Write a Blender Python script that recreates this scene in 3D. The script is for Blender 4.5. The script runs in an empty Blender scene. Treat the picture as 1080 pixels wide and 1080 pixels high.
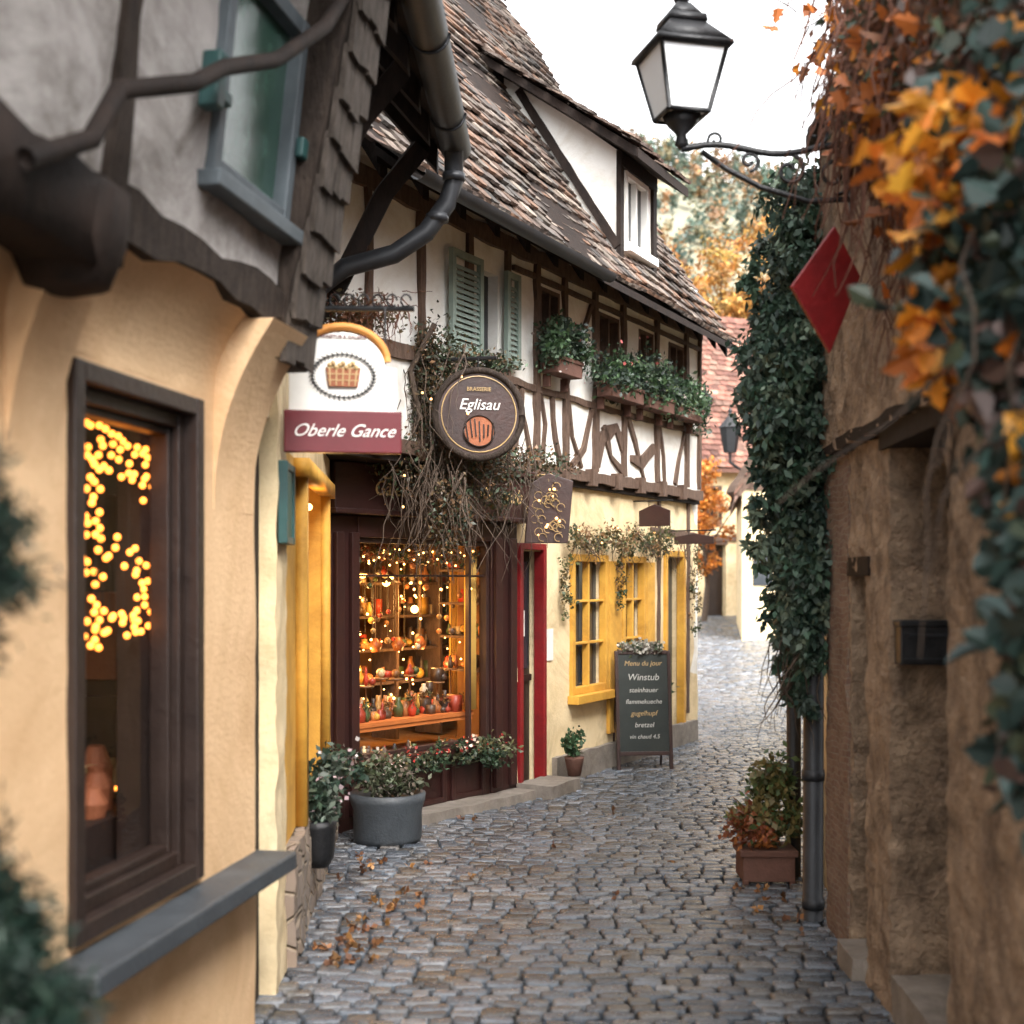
import bpy, math, random
import numpy as np
from mathutils import Vector, Matrix, noise
random.seed(7); rng=np.random.default_rng(7)
sc=bpy.context.scene
U=random.uniform

# ------------------------------------------------------------ materials
def mat(name,c1,c2=None,sc_=3.0,rough=.8,bump=0.,bsc=30,metal=0.,attr=False,stretch=None,stain=0.,rvar=.08,spec=.5,bdist=.02):
    m=bpy.data.materials.new(name); m.use_nodes=True; nt=m.node_tree; N=nt.nodes; L=nt.links
    b=N['Principled BSDF']
    c2=c2 or tuple(x*.8 for x in c1)
    tc=N.new('ShaderNodeTexCoord'); mp=N.new('ShaderNodeMapping'); L.new(tc.outputs['Object'],mp.inputs[0])
    if stretch: mp.inputs['Scale'].default_value=stretch
    n=N.new('ShaderNodeTexNoise'); n.inputs['Scale'].default_value=sc_; n.inputs['Detail'].default_value=7; n.inputs['Roughness'].default_value=.65
    L.new(mp.outputs[0],n.inputs[0])
    r=N.new('ShaderNodeValToRGB'); r.color_ramp.elements[0].position=.32; r.color_ramp.elements[1].position=.68
    r.color_ramp.elements[0].color=(*c1,1); r.color_ramp.elements[1].color=(*c2,1)
    L.new(n.outputs[0],r.inputs[0]); col=r.outputs[0]
    if stain:
        n2=N.new('ShaderNodeTexNoise'); n2.inputs['Scale'].default_value=sc_*.6; n2.inputs['Detail'].default_value=9; n2.inputs['Roughness'].default_value=.75; n2.inputs['Distortion'].default_value=.8
        L.new(mp.outputs[0],n2.inputs[0])
        r2=N.new('ShaderNodeValToRGB'); r2.color_ramp.elements[0].position=.36; r2.color_ramp.elements[1].position=.56
        k=1-stain; r2.color_ramp.elements[0].color=(k,k*.95,k*.88,1); r2.color_ramp.elements[1].color=(1,1,1,1)
        L.new(n2.outputs[0],r2.inputs[0])
        mx=N.new('ShaderNodeMix'); mx.data_type='RGBA'; mx.blend_type='MULTIPLY'; mx.inputs[0].default_value=1
        L.new(col,mx.inputs[6]); L.new(r2.outputs[0],mx.inputs[7]); col=mx.outputs[2]
    if attr:
        a=N.new('ShaderNodeAttribute'); a.attribute_name='col'
        mx=N.new('ShaderNodeMix'); mx.data_type='RGBA'; mx.blend_type='MULTIPLY'; mx.inputs[0].default_value=1
        L.new(col,mx.inputs[6]); L.new(a.outputs['Color'],mx.inputs[7]); col=mx.outputs[2]
    L.new(col,b.inputs['Base Color'])
    b.inputs['Metallic'].default_value=metal
    b.inputs['Specular IOR Level'].default_value=spec
    mr=N.new('ShaderNodeMapRange'); mr.inputs['To Min'].default_value=max(0,rough-rvar); mr.inputs['To Max'].default_value=min(1,rough+rvar)
    L.new(n.outputs[0],mr.inputs[0]); L.new(mr.outputs[0],b.inputs['Roughness'])
    if bump:
        n3=N.new('ShaderNodeTexNoise'); n3.inputs['Scale'].default_value=bsc; n3.inputs['Detail'].default_value=8; n3.inputs['Roughness'].default_value=.6
        L.new(mp.outputs[0],n3.inputs[0])
        bp=N.new('ShaderNodeBump'); bp.inputs['Strength'].default_value=bump; bp.inputs['Distance'].default_value=bdist
        L.new(n3.outputs[0],bp.inputs['Height']); L.new(bp.outputs[0],b.inputs['Normal'])
    return m
def leafmat(name):
    m=bpy.data.materials.new(name); m.use_nodes=True; nt=m.node_tree; N=nt.nodes; L=nt.links
    b=N['Principled BSDF']; a=N.new('ShaderNodeAttribute'); a.attribute_name='col'
    L.new(a.outputs['Color'],b.inputs['Base Color']); b.inputs['Roughness'].default_value=.5
    t=N.new('ShaderNodeBsdfTranslucent'); L.new(a.outputs['Color'],t.inputs[0])
    mx=N.new('ShaderNodeMixShader'); mx.inputs[0].default_value=.22
    L.new(b.outputs[0],mx.inputs[1]); L.new(t.outputs[0],mx.inputs[2]); L.new(mx.outputs[0],N['Material Output'].inputs[0])
    return m
def emat(name,c,s):
    m=bpy.data.materials.new(name); m.use_nodes=True; b=m.node_tree.nodes['Principled BSDF']
    b.inputs['Base Color'].default_value=(*c,1); b.inputs['Emission Color'].default_value=(*c,1); b.inputs['Emission Strength'].default_value=s
    return m
def glassmat(name,k0=.04,k1=.45):
    m=bpy.data.materials.new(name); m.use_nodes=True; nt=m.node_tree; N=nt.nodes; L=nt.links
    N.remove(N['Principled BSDF'])
    t=N.new('ShaderNodeBsdfTransparent'); g=N.new('ShaderNodeBsdfGlossy'); g.inputs['Roughness'].default_value=.02
    f=N.new('ShaderNodeLayerWeight'); f.inputs['Blend'].default_value=.5
    pw=N.new('ShaderNodeMath'); pw.operation='POWER'; pw.inputs[1].default_value=4; L.new(f.outputs['Facing'],pw.inputs[0])
    ad=N.new('ShaderNodeMath'); ad.operation='MULTIPLY_ADD'; ad.inputs[1].default_value=k1; ad.inputs[2].default_value=k0; L.new(pw.outputs[0],ad.inputs[0])
    mx=N.new('ShaderNodeMixShader'); L.new(ad.outputs[0],mx.inputs[0]); L.new(t.outputs[0],mx.inputs[1]); L.new(g.outputs[0],mx.inputs[2])
    L.new(mx.outputs[0],N['Material Output'].inputs[0]); return m
def brickmat(name,c1,c2,mortar,sc_,bump=.6):
    m=bpy.data.materials.new(name); m.use_nodes=True; nt=m.node_tree; N=nt.nodes; L=nt.links
    b=N['Principled BSDF']; tc=N.new('ShaderNodeTexCoord')
    sp=N.new('ShaderNodeSeparateXYZ'); cb=N.new('ShaderNodeCombineXYZ'); L.new(tc.outputs['Object'],sp.inputs[0])
    ad=N.new('ShaderNodeMath'); ad.operation='ADD'; L.new(sp.outputs[0],ad.inputs[0]); L.new(sp.outputs[1],ad.inputs[1])
    L.new(ad.outputs[0],cb.inputs[0]); L.new(sp.outputs[2],cb.inputs[1])
    n=N.new('ShaderNodeTexNoise'); n.inputs['Scale'].default_value=6; L.new(tc.outputs['Object'],n.inputs[0])
    va=N.new('ShaderNodeMix'); va.data_type='RGBA'; va.blend_type='LINEAR_LIGHT'; va.inputs[0].default_value=.04
    L.new(cb.outputs[0],va.inputs[6]); L.new(n.outputs[1],va.inputs[7])
    br=N.new('ShaderNodeTexBrick'); br.inputs['Scale'].default_value=sc_; br.inputs['Color1'].default_value=(*c1,1); br.inputs['Color2'].default_value=(*c2,1); br.inputs['Mortar'].default_value=(*mortar,1)
    br.inputs['Mortar Size'].default_value=.03; br.inputs['Mortar Smooth'].default_value=.4
    L.new(va.outputs[2],br.inputs[0]); L.new(br.outputs[0],b.inputs['Base Color']); b.inputs['Roughness'].default_value=.9
    bp=N.new('ShaderNodeBump'); bp.inputs['Strength'].default_value=bump; bp.inputs['Distance'].default_value=.02; bp.invert=True
    L.new(br.outputs['Fac'],bp.inputs['Height']); L.new(bp.outputs[0],b.inputs['Normal']); return m
def rubblemat(name,c1,c2,mortar,sc_):
    m=bpy.data.materials.new(name); m.use_nodes=True; nt=m.node_tree; N=nt.nodes; L=nt.links
    b=N['Principled BSDF']; tc=N.new('ShaderNodeTexCoord')
    v=N.new('ShaderNodeTexVoronoi'); v.inputs['Scale'].default_value=sc_; v2=N.new('ShaderNodeTexVoronoi'); v2.feature='DISTANCE_TO_EDGE'; v2.inputs['Scale'].default_value=sc_
    L.new(tc.outputs['Object'],v.inputs[0]); L.new(tc.outputs['Object'],v2.inputs[0])
    mx=N.new('ShaderNodeMix'); mx.data_type='RGBA'; L.new(v.outputs['Color'],mx.inputs[0]); mx.inputs[6].default_value=(*c1,1); mx.inputs[7].default_value=(*c2,1)
    r=N.new('ShaderNodeValToRGB'); r.color_ramp.elements[0].position=.02; r.color_ramp.elements[1].position=.1; L.new(v2.outputs[0],r.inputs[0])
    m2=N.new('ShaderNodeMix'); m2.data_type='RGBA'; L.new(r.outputs[0],m2.inputs[0]); m2.inputs[6].default_value=(*mortar,1); L.new(mx.outputs[2],m2.inputs[7])
    L.new(m2.outputs[2],b.inputs['Base Color']); b.inputs['Roughness'].default_value=.9
    bp=N.new('ShaderNodeBump'); bp.inputs['Strength'].default_value=.9; bp.inputs['Distance'].default_value=.03; L.new(r.outputs[0],bp.inputs['Height']); L.new(bp.outputs[0],b.inputs['Normal']); return m

M={}
M['cream']=mat('plaster_cream',(.74,.51,.30),(.66,.43,.24),2.0,.85,.3,55,stain=.18)
M['cream2']=mat('plaster_pale_yellow',(.82,.67,.43),(.70,.54,.31),2.5,.85,.25,50,stain=.35)
M['white']=mat('plaster_white',(.83,.82,.79),(.76,.74,.70),2.5,.85,.2,50,stain=.2)
M['grey']=mat('plaster_grey_stained',(.50,.47,.45),(.36,.33,.315),3.5,.85,.3,40,stain=.6)
M['ochre']=mat('plaster_ochre_rough',(.50,.355,.235),(.27,.185,.125),7,.9,1.0,42,stain=.6,bdist=.045)
M['timber']=mat('timber_dark',(.010,.007,.006),(.028,.018,.014),6,.75,.5,30,stretch=(3,3,1),spec=.2)
M['timber2']=mat('timber_weathered',(.070,.042,.030),(.15,.097,.07),8,.8,.6,30,stretch=(4,4,1.2),spec=.3)
M['timberd']=mat('timber_dark_weathered',(.025,.018,.015),(.065,.048,.038),8,.8,.8,30,stretch=(4,4,1.2),stain=.4,spec=.2)
M['timberg']=mat('timber_grey',(.05,.04,.034),(.12,.098,.083),7,.85,.9,30,stretch=(4,4,1.2),stain=.5,spec=.2)
M['dark']=mat('wood_dark_brown',(.016,.009,.007),(.028,.016,.012),8,.45,.2,40)
M['maroon']=mat('paint_maroon',(.036,.011,.009),(.023,.008,.007),6,.45,.15,40)
M['red']=mat('paint_red',(.24,.008,.010),(.15,.007,.008),6,.5,.25,40)
M['yellow']=mat('paint_yellow',(.68,.37,.055),(.54,.27,.035),4,.7,.15,50,stain=.3)
M['iron']=mat('iron_black',(.010,.011,.012),(.02,.02,.022),12,.45,.25,60,metal=.3)
M['zinc']=mat('zinc_dark',(.017,.018,.021),(.033,.035,.04),8,.5,.1,50,metal=.3)
M['slate']=mat('slate_sill',(.035,.042,.05),(.06,.07,.08),8,.5,.25,50)
M['tile']=mat('roof_tile',(1,1,1),(.5,.5,.5),9,.85,.6,50,attr=True,stain=.45)
M['cob']=mat('cobblestone',(1,1,1),(.55,.56,.6),18,.25,.5,60,attr=True,rvar=.13,spec=.9)
M['ground']=mat('mortar_sand',(.016,.015,.014),(.032,.029,.027),9,.9,.8,60)
M['stonestep']=mat('step_stone',(.27,.235,.20),(.18,.155,.135),7,.75,.4,50,stain=.3)
M['stone']=rubblemat('rubble_stone',(.26,.19,.14),(.17,.145,.13),(.32,.25,.18),9)
M['brick']=brickmat('old_brick',(.13,.07,.05),(.20,.13,.09),(.2,.16,.12),9)
M['leaf']=leafmat('leaf')
M['bark']=mat('vine_bark',(.05,.034,.025),(.10,.07,.05),20,.9,.5,60)
M['rust']=mat('dried_vine_rust',(.15,.06,.035),(.08,.035,.022),20,.9,.4,60)
M['glass']=glassmat('window_glass')
M['glassd']=mat('window_dark_pane',(.02,.025,.03),(.035,.04,.045),3,.08,0,10,spec=.6)
M['glassg']=mat('window_green_pane',(.02,.06,.045),(.045,.10,.075),9,.2,.1,12,spec=.8)
M['shutter']=mat('shutter_green_grey',(.25,.31,.27),(.18,.23,.2),6,.7,.3,40)
M['teal']=mat('paint_teal',(.02,.08,.075),(.015,.05,.05),6,.5,.1,40)
M['greyblue']=mat('paint_grey_blue',(.10,.12,.135),(.065,.08,.09),6,.6,.1,40)
M['black']=mat('board_black',(.012,.018,.016),(.022,.028,.025),6,.6,.1,40)
M['chalk']=mat('chalk',(.55,.54,.50),(.38,.38,.36),30,.9,0,10)
M['wp']=mat('paint_white',(.78,.76,.72),(.7,.68,.64),6,.6,.05,40)
M['orange']=mat('paint_orange',(.62,.26,.05),(.5,.2,.04),6,.6,.05,40)
M['gold']=mat('paint_gold',(.50,.34,.16),(.36,.24,.10),6,.5,.05,40)
M['winered']=mat('paint_wine_red',(.13,.006,.013),(.10,.006,.010),6,.45,.05,40)
M['signbrown']=mat('sign_brown',(.045,.019,.015),(.025,.012,.010),8,.5,.2,40)
M['green']=mat('paint_green',(.03,.10,.07),(.02,.07,.05),8,.5,.3,60)
M['terracotta']=mat('terracotta',(.15,.07,.05),(.10,.048,.034),8,.85,.3,60)
M['basket']=mat('basket_brown',(.32,.10,.04),(.22,.07,.03),8,.7,.3,60)
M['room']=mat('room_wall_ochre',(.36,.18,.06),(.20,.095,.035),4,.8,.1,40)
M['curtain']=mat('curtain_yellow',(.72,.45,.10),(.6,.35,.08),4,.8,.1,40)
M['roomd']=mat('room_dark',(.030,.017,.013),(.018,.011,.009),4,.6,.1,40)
M['bulb']=emat('bulb_warm',(1,.30,.04),6)
M['bulb2']=emat('bulb_shop',(1,.5,.14),12)
M['bulb3']=emat('bulb_small_outdoor',(1,.55,.2),4)
M['lampglass']=mat('frosted_lantern_glass',(.84,.86,.87),(.78,.80,.82),5,.2,0,10)
M['goods']=mat('painted_goods',(1,1,1),(.8,.8,.8),10,.45,0,10,attr=True)
M['hill']=mat('hill_ground',(.20,.20,.15),(.27,.24,.16),.03,.95,0,10)  # lighter, desaturated base: distance haze is put into the colour
M['cloth']=mat('table_cloth',(.50,.15,.03),(.4,.11,.02),6,.8,.1,40)

# ------------------------------------------------------------ builders
def empty(name,loc=(0,0,0)):
    e=bpy.data.objects.new(name,None); e.location=loc; e.empty_display_size=.3; sc.collection.objects.link(e); return e
def parent(o,p):
    o.parent=p; o.matrix_parent_inverse=Matrix.Translation(-Vector(p.location))
class MB:
    def __init__(s): s.v=[]; s.f=[]; s.c=[]
    def add(s,vs,fs,col=None):
        b=len(s.v); s.v+=[tuple(v) for v in vs]; s.f+=[tuple(i+b for i in f) for f in fs]
        s.c+=[col or (1,1,1)]*len(vs)
    def hexa(s,p,col=None):
        s.add(p,[(3,2,1,0),(4,5,6,7),(0,1,5,4),(1,2,6,5),(2,3,7,6),(3,0,4,7)],col)
    def aabox(s,x0,x1,y0,y1,z0,z1,col=None):
        s.hexa([(x0,y0,z0),(x1,y0,z0),(x1,y1,z0),(x0,y1,z0),(x0,y0,z1),(x1,y0,z1),(x1,y1,z1),(x0,y1,z1)],col)
    def box(s,fr,s0,s1,z0,z1,d0,d1,col=None):
        s.hexa([fr(s0,z0,d1),fr(s1,z0,d1),fr(s1,z0,d0),fr(s0,z0,d0),fr(s0,z1,d1),fr(s1,z1,d1),fr(s1,z1,d0),fr(s0,z1,d0)],col)
    def beam(s,fr,pts,w,d0,d1,jit=.1):
        P=[]
        for a,b in zip(pts[:-1],pts[1:]):
            n=max(1,int(math.dist(a,b)/.14))
            for i in range(n): t=i/n; P.append((a[0]+(b[0]-a[0])*t,a[1]+(b[1]-a[1])*t))
        P.append(pts[-1]); vs=[];fs=[]
        for i,p in enumerate(P):
            a=P[max(0,i-1)]; b=P[min(len(P)-1,i+1)]; dx,dz=b[0]-a[0],b[1]-a[1]; l=math.hypot(dx,dz) or 1
            nx,nz=-dz/l,dx/l; w1=w/2*(1+U(-jit,jit)*1.7); w2=w/2*(1+U(-jit,jit)*1.7)
            A=(p[0]+nx*w1,p[1]+nz*w1);B=(p[0]-nx*w2,p[1]-nz*w2)
            vs+=[fr(A[0],A[1],d0),fr(A[0],A[1],d1),fr(B[0],B[1],d1),fr(B[0],B[1],d0)]
            if i:
                k=4*i
                for j in range(4): fs.append((k-4+j,k-4+(j+1)%4,k+(j+1)%4,k+j))
        fs+= [(0,1,2,3),(len(vs)-1,len(vs)-2,len(vs)-3,len(vs)-4)]
        s.add(vs,fs)
    def rbox(s,fr,s0,s1,z0,z1,d0,d1,res=.06,amp=.01,freq=5):
        def face(o,a,b,la,lb):
            na=max(1,int(la/res)); nb=max(1,int(lb/res)); vs=[];fs=[]
            for i in range(na+1):
                for j in range(nb+1):
                    q=[o[k]+a[k]*i/na+b[k]*j/nb for k in range(3)]
                    p=Vector(fr(*q)); nv=noise.noise_vector(p*freq)*amp+noise.noise_vector(p*freq*3.1)*amp*.45
                    vs.append(p+nv)
            for i in range(na):
                for j in range(nb):
                    k=i*(nb+1)+j; fs.append((k,k+1,k+nb+2,k+nb+1))
            s.add(vs,fs)
        S,Z,D=s1-s0,z1-z0,d1-d0
        face((s0,z0,d1),(S,0,0),(0,Z,0),S,Z)
        face((s0,z0,d0),(0,0,D),(0,Z,0),D,Z)
        face((s1,z0,d0),(0,0,D),(0,Z,0),D,Z)
        face((s0,z0,d0),(S,0,0),(0,0,D),S,D)
        face((s0,z1,d0),(S,0,0),(0,0,D),S,D)
    def wall(s,fr,s0,s1,z0,z1,d0,d1,holes=(),res=.08,amp=.006,freq=4):
        ss=sorted({s0,s1,*[h[i] for h in holes for i in (0,1)]}); 
        for a,b in zip(ss[:-1],ss[1:]):
            zs=sorted({z0,z1,*[h[i] for h in holes if h[0]<=a+1e-6 and h[1]>=b-1e-6 for i in (2,3)]})
            for c,d in zip(zs[:-1],zs[1:]):
                if d-c<1e-4: continue
                if any(h[0]<=a+1e-6 and h[1]>=b-1e-6 and h[2]<=c+1e-6 and h[3]>=d-1e-6 for h in holes): continue
                s.rbox(fr,a,b,c,d,d0,d1,res,amp,freq)
    def tube(s,pts,r,seg=6,col=None,r1=None):
        pts=[Vector(p) for p in pts]; n=len(pts); vs=[];fs=[]; up=Vector((.13,.21,.97))
        for i,p in enumerate(pts):
            t=(pts[min(n-1,i+1)]-pts[max(0,i-1)]); t=t.normalized() if t.length>1e-9 else Vector((0,0,1))
            a=t.cross(up); 
            if a.length<.1: a=t.cross(Vector((1,0,0)))
            a.normalize(); b=t.cross(a); rr=r if r1 is None else r+(r1-r)*i/max(1,n-1)
            for k in range(seg):
                an=2*math.pi*k/seg; vs.append(p+a*math.cos(an)*rr+b*math.sin(an)*rr)
            if i:
                for k in range(seg):
                    q=(i-1)*seg; fs.append((q+k,q+(k+1)%seg,q+seg+(k+1)%seg,q+seg+k))
        fs.append(tuple(range(seg))); fs.append(tuple(reversed(range((n-1)*seg,n*seg))))
        s.add(vs,fs,col)
    def lathe(s,c,prof,seg=16,col=None):
        vs=[];fs=[]
        for i,(r,z) in enumerate(prof):
            for k in range(seg):
                a=2*math.pi*k/seg; vs.append((c[0]+r*math.cos(a),c[1]+r*math.sin(a),c[2]+z))
            if i:
                q=(i-1)*seg
                for k in range(seg): fs.append((q+k,q+(k+1)%seg,q+seg+(k+1)%seg,q+seg+k))
        fs.append(tuple(reversed(range(seg)))); fs.append(tuple(range((len(prof)-1)*seg,len(prof)*seg)))
        s.add(vs,fs,col)
    def ball(s,c,r,col=None):
        pr=[(r*math.sin(a),-r*math.cos(a)) for a in [math.pi*k/6 for k in range(7)]]; pr[0]=(r*.05,-r);pr[-1]=(r*.05,r)
        s.lathe(c,pr,8,col)
    def prism(s,pts2,org,ex,ez,en,t,col=None):
        n=len(pts2); o=Vector(org);ex=Vector(ex);ez=Vector(ez);en=Vector(en)
        f=[o+ex*a+ez*b+en*t for a,b in pts2]; k=[o+ex*a+ez*b for a,b in pts2]
        s.add(f+k,[tuple(range(n)),tuple(reversed(range(n,2*n)))]+[(i,i+n,(i+1)%n+n,(i+1)%n) for i in range(n)],col)
    def build(s,name,par,m,smooth=False,bevel=0):
        me=bpy.data.meshes.new(name); me.from_pydata(s.v,[],s.f); me.update()
        ca=me.color_attributes.new('col','FLOAT_COLOR','POINT')
        arr=np.ones((len(s.v),4),dtype=np.float32); arr[:,:3]=np.array(s.c,dtype=np.float32).reshape(-1,3); ca.data.foreach_set('color',arr.ravel())
        if smooth: me.polygons.foreach_set('use_smooth',[True]*len(me.polygons))
        o=bpy.data.objects.new(name,me); sc.collection.objects.link(o); me.materials.append(M[m] if isinstance(m,str) else m)
        if bevel:
            b=o.modifiers.new('b','BEVEL'); b.width=bevel; b.segments=2; b.limit_method='ANGLE'
        if par: parent(o,par)
        return o
def one(fn,name,par,m,smooth=False,bevel=0):
    b=MB(); fn(b); return b.build(name,par,m,smooth,bevel)
class Fr:
    def __init__(s,p0,p1,side=1,lean=0,z0=0):
        s.p=Vector(p0); d=Vector(p1)-s.p; s.L=d.length; s.d=d/s.L; s.n=Vector((s.d.y,-s.d.x))*side; s.lean=lean; s.z0=z0
    def __call__(s,a,z,d):
        d=d+s.lean*(z-s.z0); q=s.p+s.d*a+s.n*d; return (q.x,q.y,z)
def text(body,loc,rot,size,m,par,shear=0,ext=.002):
    c=bpy.data.curves.new('lettering','FONT'); c.body=body; c.size=size; c.align_x='CENTER'; c.align_y='CENTER'; c.extrude=ext; c.shear=shear
    o=bpy.data.objects.new('lettering',c); o.location=loc; o.rotation_euler=rot; c.materials.append(M[m]); sc.collection.objects.link(o); parent(o,par); return o
OVAL=[(0,0),(.2,.38),(.45,.5),(.75,.3),(1,0)]
LOBE=[(0,0),(.02,.30),(-.02,.52),(.28,.38),(.42,.58),(.52,.26),(.72,.30),(1,0)]
def leaves(name,par,blobs,size,pal,clump=.25,droop=0.,aspect=.55,per=25,shape=None):
    V=[];C=[]
    for (cx,cy,cz,rx,ry,rz,n) in blobs:
        nc=max(1,n//per); R=np.array([rx,ry,rz])
        d=rng.normal(size=(nc,3)); d/=np.linalg.norm(d,axis=1)[:,None]; rad=rng.random(nc)**.45
        cc=np.array([cx,cy,cz])+d*rad[:,None]*R
        p=np.repeat(cc,per,0)+rng.normal(size=(nc*per,3))*clump*np.minimum(R,R.min()*2)*.6
        m=len(p); a=rng.normal(size=(m,3)); a[:,2]-=droop; a/=np.linalg.norm(a,axis=1)[:,None]
        b=rng.normal(size=(m,3)); b-=a*(a*b).sum(1)[:,None]; b/=np.linalg.norm(b,axis=1)[:,None]; nn=np.cross(a,b)
        L=(size*rng.uniform(.6,1.3,m))[:,None]
        if shape is None:
            V.append(np.stack([p,p+a*L*.45+b*L*aspect/2+nn*L*.1,p+a*L,p+a*L*.45-b*L*aspect/2+nn*L*.1],1).reshape(-1,3)); kk=4
        else:
            fold=rng.uniform(.1,.45,m)[:,None]; curl=rng.uniform(-.35,.1,m)[:,None]; out=[]
            for sg in (1,-1):
                pts=[p+a*L*t+b*L*w*sg*aspect*1.6+nn*L*(abs(w)*fold+curl*t*t) for t,w in shape]
                if sg<0: pts=pts[::-1]
                out+=pts
            V.append(np.stack(out,1).reshape(-1,3)); kk=2*len(shape)
        pi=rng.integers(0,len(pal),nc); col=np.array(pal)[pi]*rng.uniform(.55,1.35,(nc,1)); col=np.repeat(col,per,0)*rng.uniform(.75,1.25,(m,1))
        C.append(np.repeat(col,kk,0))
    V=np.concatenate(V);C=np.clip(np.concatenate(C),0,1); fv=4 if shape is None else len(shape); nf=len(V)//fv
    me=bpy.data.meshes.new(name); me.vertices.add(len(V)); me.vertices.foreach_set('co',V.ravel().astype(np.float32))
    me.loops.add(nf*fv); me.loops.foreach_set('vertex_index',np.arange(nf*fv,dtype=np.int32)); me.polygons.add(nf)
    me.polygons.foreach_set('loop_start',np.arange(0,nf*fv,fv,dtype=np.int32)); me.polygons.foreach_set('loop_total',np.full(nf,fv,dtype=np.int32)); me.update(calc_edges=True)
    ca=me.color_attributes.new('col','FLOAT_COLOR','POINT'); ca.data.foreach_set('color',np.concatenate([C,np.ones((len(C),1))],1).astype(np.float32).ravel())
    o=bpy.data.objects.new(name,me); sc.collection.objects.link(o); me.materials.append(M['leaf'])
    if par: parent(o,par)
    return o
def twigs(b,n,start,spread,length,r,grav=.3,dirv=(0,0,-1),seg=4):
    for _ in range(n):
        p=Vector([start[i]+U(-spread[i],spread[i]) for i in range(3)]); d=Vector(dirv)+Vector((U(-1,1),U(-1,1),U(-1,1)))*.7; d.normalize()
        L=length*U(.5,1.2); k=7; pts=[p.copy()]
        for i in range(k):
            d+=Vector((U(-1,1),U(-1,1),U(-1,1)))*.45; d.z-=grav; d.normalize(); p=p+d*L/k; pts.append(p.copy())
        b.tube(pts,r*U(.6,1.3),seg,r1=r*.3)
def tiles(b,O,A,Uv,L,H,w=.16,row=.14,pal=None,skip=None,und=.03,thick=.022):
    O=Vector(O);A=Vector(A).normalized();Uv=Vector(Uv).normalized();Nn=A.cross(Uv)
    if Nn.z<0: Nn=-Nn
    for j in range(int(H/row)):
        off=(j%2)*w/2
        for i in range(int(L/w)+1):
            a=i*w+off+U(-.012,.012); u=j*row+U(-.014,.014)
            if a>L: continue
            if skip and skip(a,u): continue
            P=O+A*a+Uv*u; h=noise.noise(P*1.1)*und+U(-.006,.009)
            g=noise.noise(P*.9)*.5+.5; c=random.choice(pal); k=U(.5,1.3)*(0.6+.8*g)
            col=tuple(min(1,x*k) for x in c)
            ln=row*1.55; W=w*.485; rot=U(-.05,.05)
            shp=[(-W,ln),(-W,.03),(-W*.55,.006),(W*.55,.006),(W,.03),(W,ln)]
            vs=[]
            for (x,y) in shp:
                t=y/ln; vs.append(P+A*(x+rot*y)+Uv*y+Nn*(h+thick*1.6*(1-t)+.012))
            for (x,y) in shp[1:5]:
                t=y/ln; vs.append(P+A*(x+rot*y)+Uv*y+Nn*(h+thick*1.6*(1-t)-.012))
            b.add(vs,[(0,1,2,3,4,5),(1,6,7,2),(2,7,8,3),(3,8,9,4),(0,6,1),(4,9,5)],col)
def frame(b,fr,s0,s1,z0,z1,w,d0,d1):
    b.box(fr,s0,s0+w,z0,z1,d0,d1); b.box(fr,s1-w,s1,z0,z1,d0,d1)
    b.box(fr,s0+w,s1-w,z0,z0+w,d0+.002,d1-.002); b.box(fr,s0+w,s1-w,z1-w,z1,d0+.002,d1-.002)
def point(name,loc,e,c,par,r=.05):
    l=bpy.data.lights.new(name,'POINT'); l.energy=e; l.color=c; l.shadow_soft_size=r; lo=bpy.data.objects.new(name+'_light',l); lo.location=loc; sc.collection.objects.link(lo); parent(lo,par)

def gz(y):
    t=min(1,max(0,(y-14)/26)); return .6*t*t*(3-2*t)
# ------------------------------------------------------------ GROUND + COBBLES
g=MB(); xs=list(np.linspace(-400,-20,6))+list(np.linspace(-12,24,19))+list(np.linspace(40,500,6)); ys=[-60,-20,0,6,10,14]+list(np.linspace(16,44,15))+[60,100,200,450,900]
vs=[(x,y,gz(y)-.022) for y in ys for x in xs]; nx=len(xs)
g.add(vs,[(j*nx+i,j*nx+i+1,(j+1)*nx+i+1,(j+1)*nx+i) for j in range(len(ys)-1) for i in range(nx-1)]); g.build('ground',None,'ground',True)
def interp(T,y):
    return float(np.interp(y,[t[0] for t in T],[t[1] for t in T]))
LE=[(0,-1.75),(3,-1.3),(4.85,-.98),(8.5,-1.25),(10.04,0.0),(13.6,1.9),(18,2.2),(25,3.2),(38,5.0),(42,5)]
RE=[(0,1.2),(6.3,1.55),(8,1.72),(14,4.0),(25,6),(38,9.5),(42,10)]
cb=MB(); y=1.2
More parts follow.
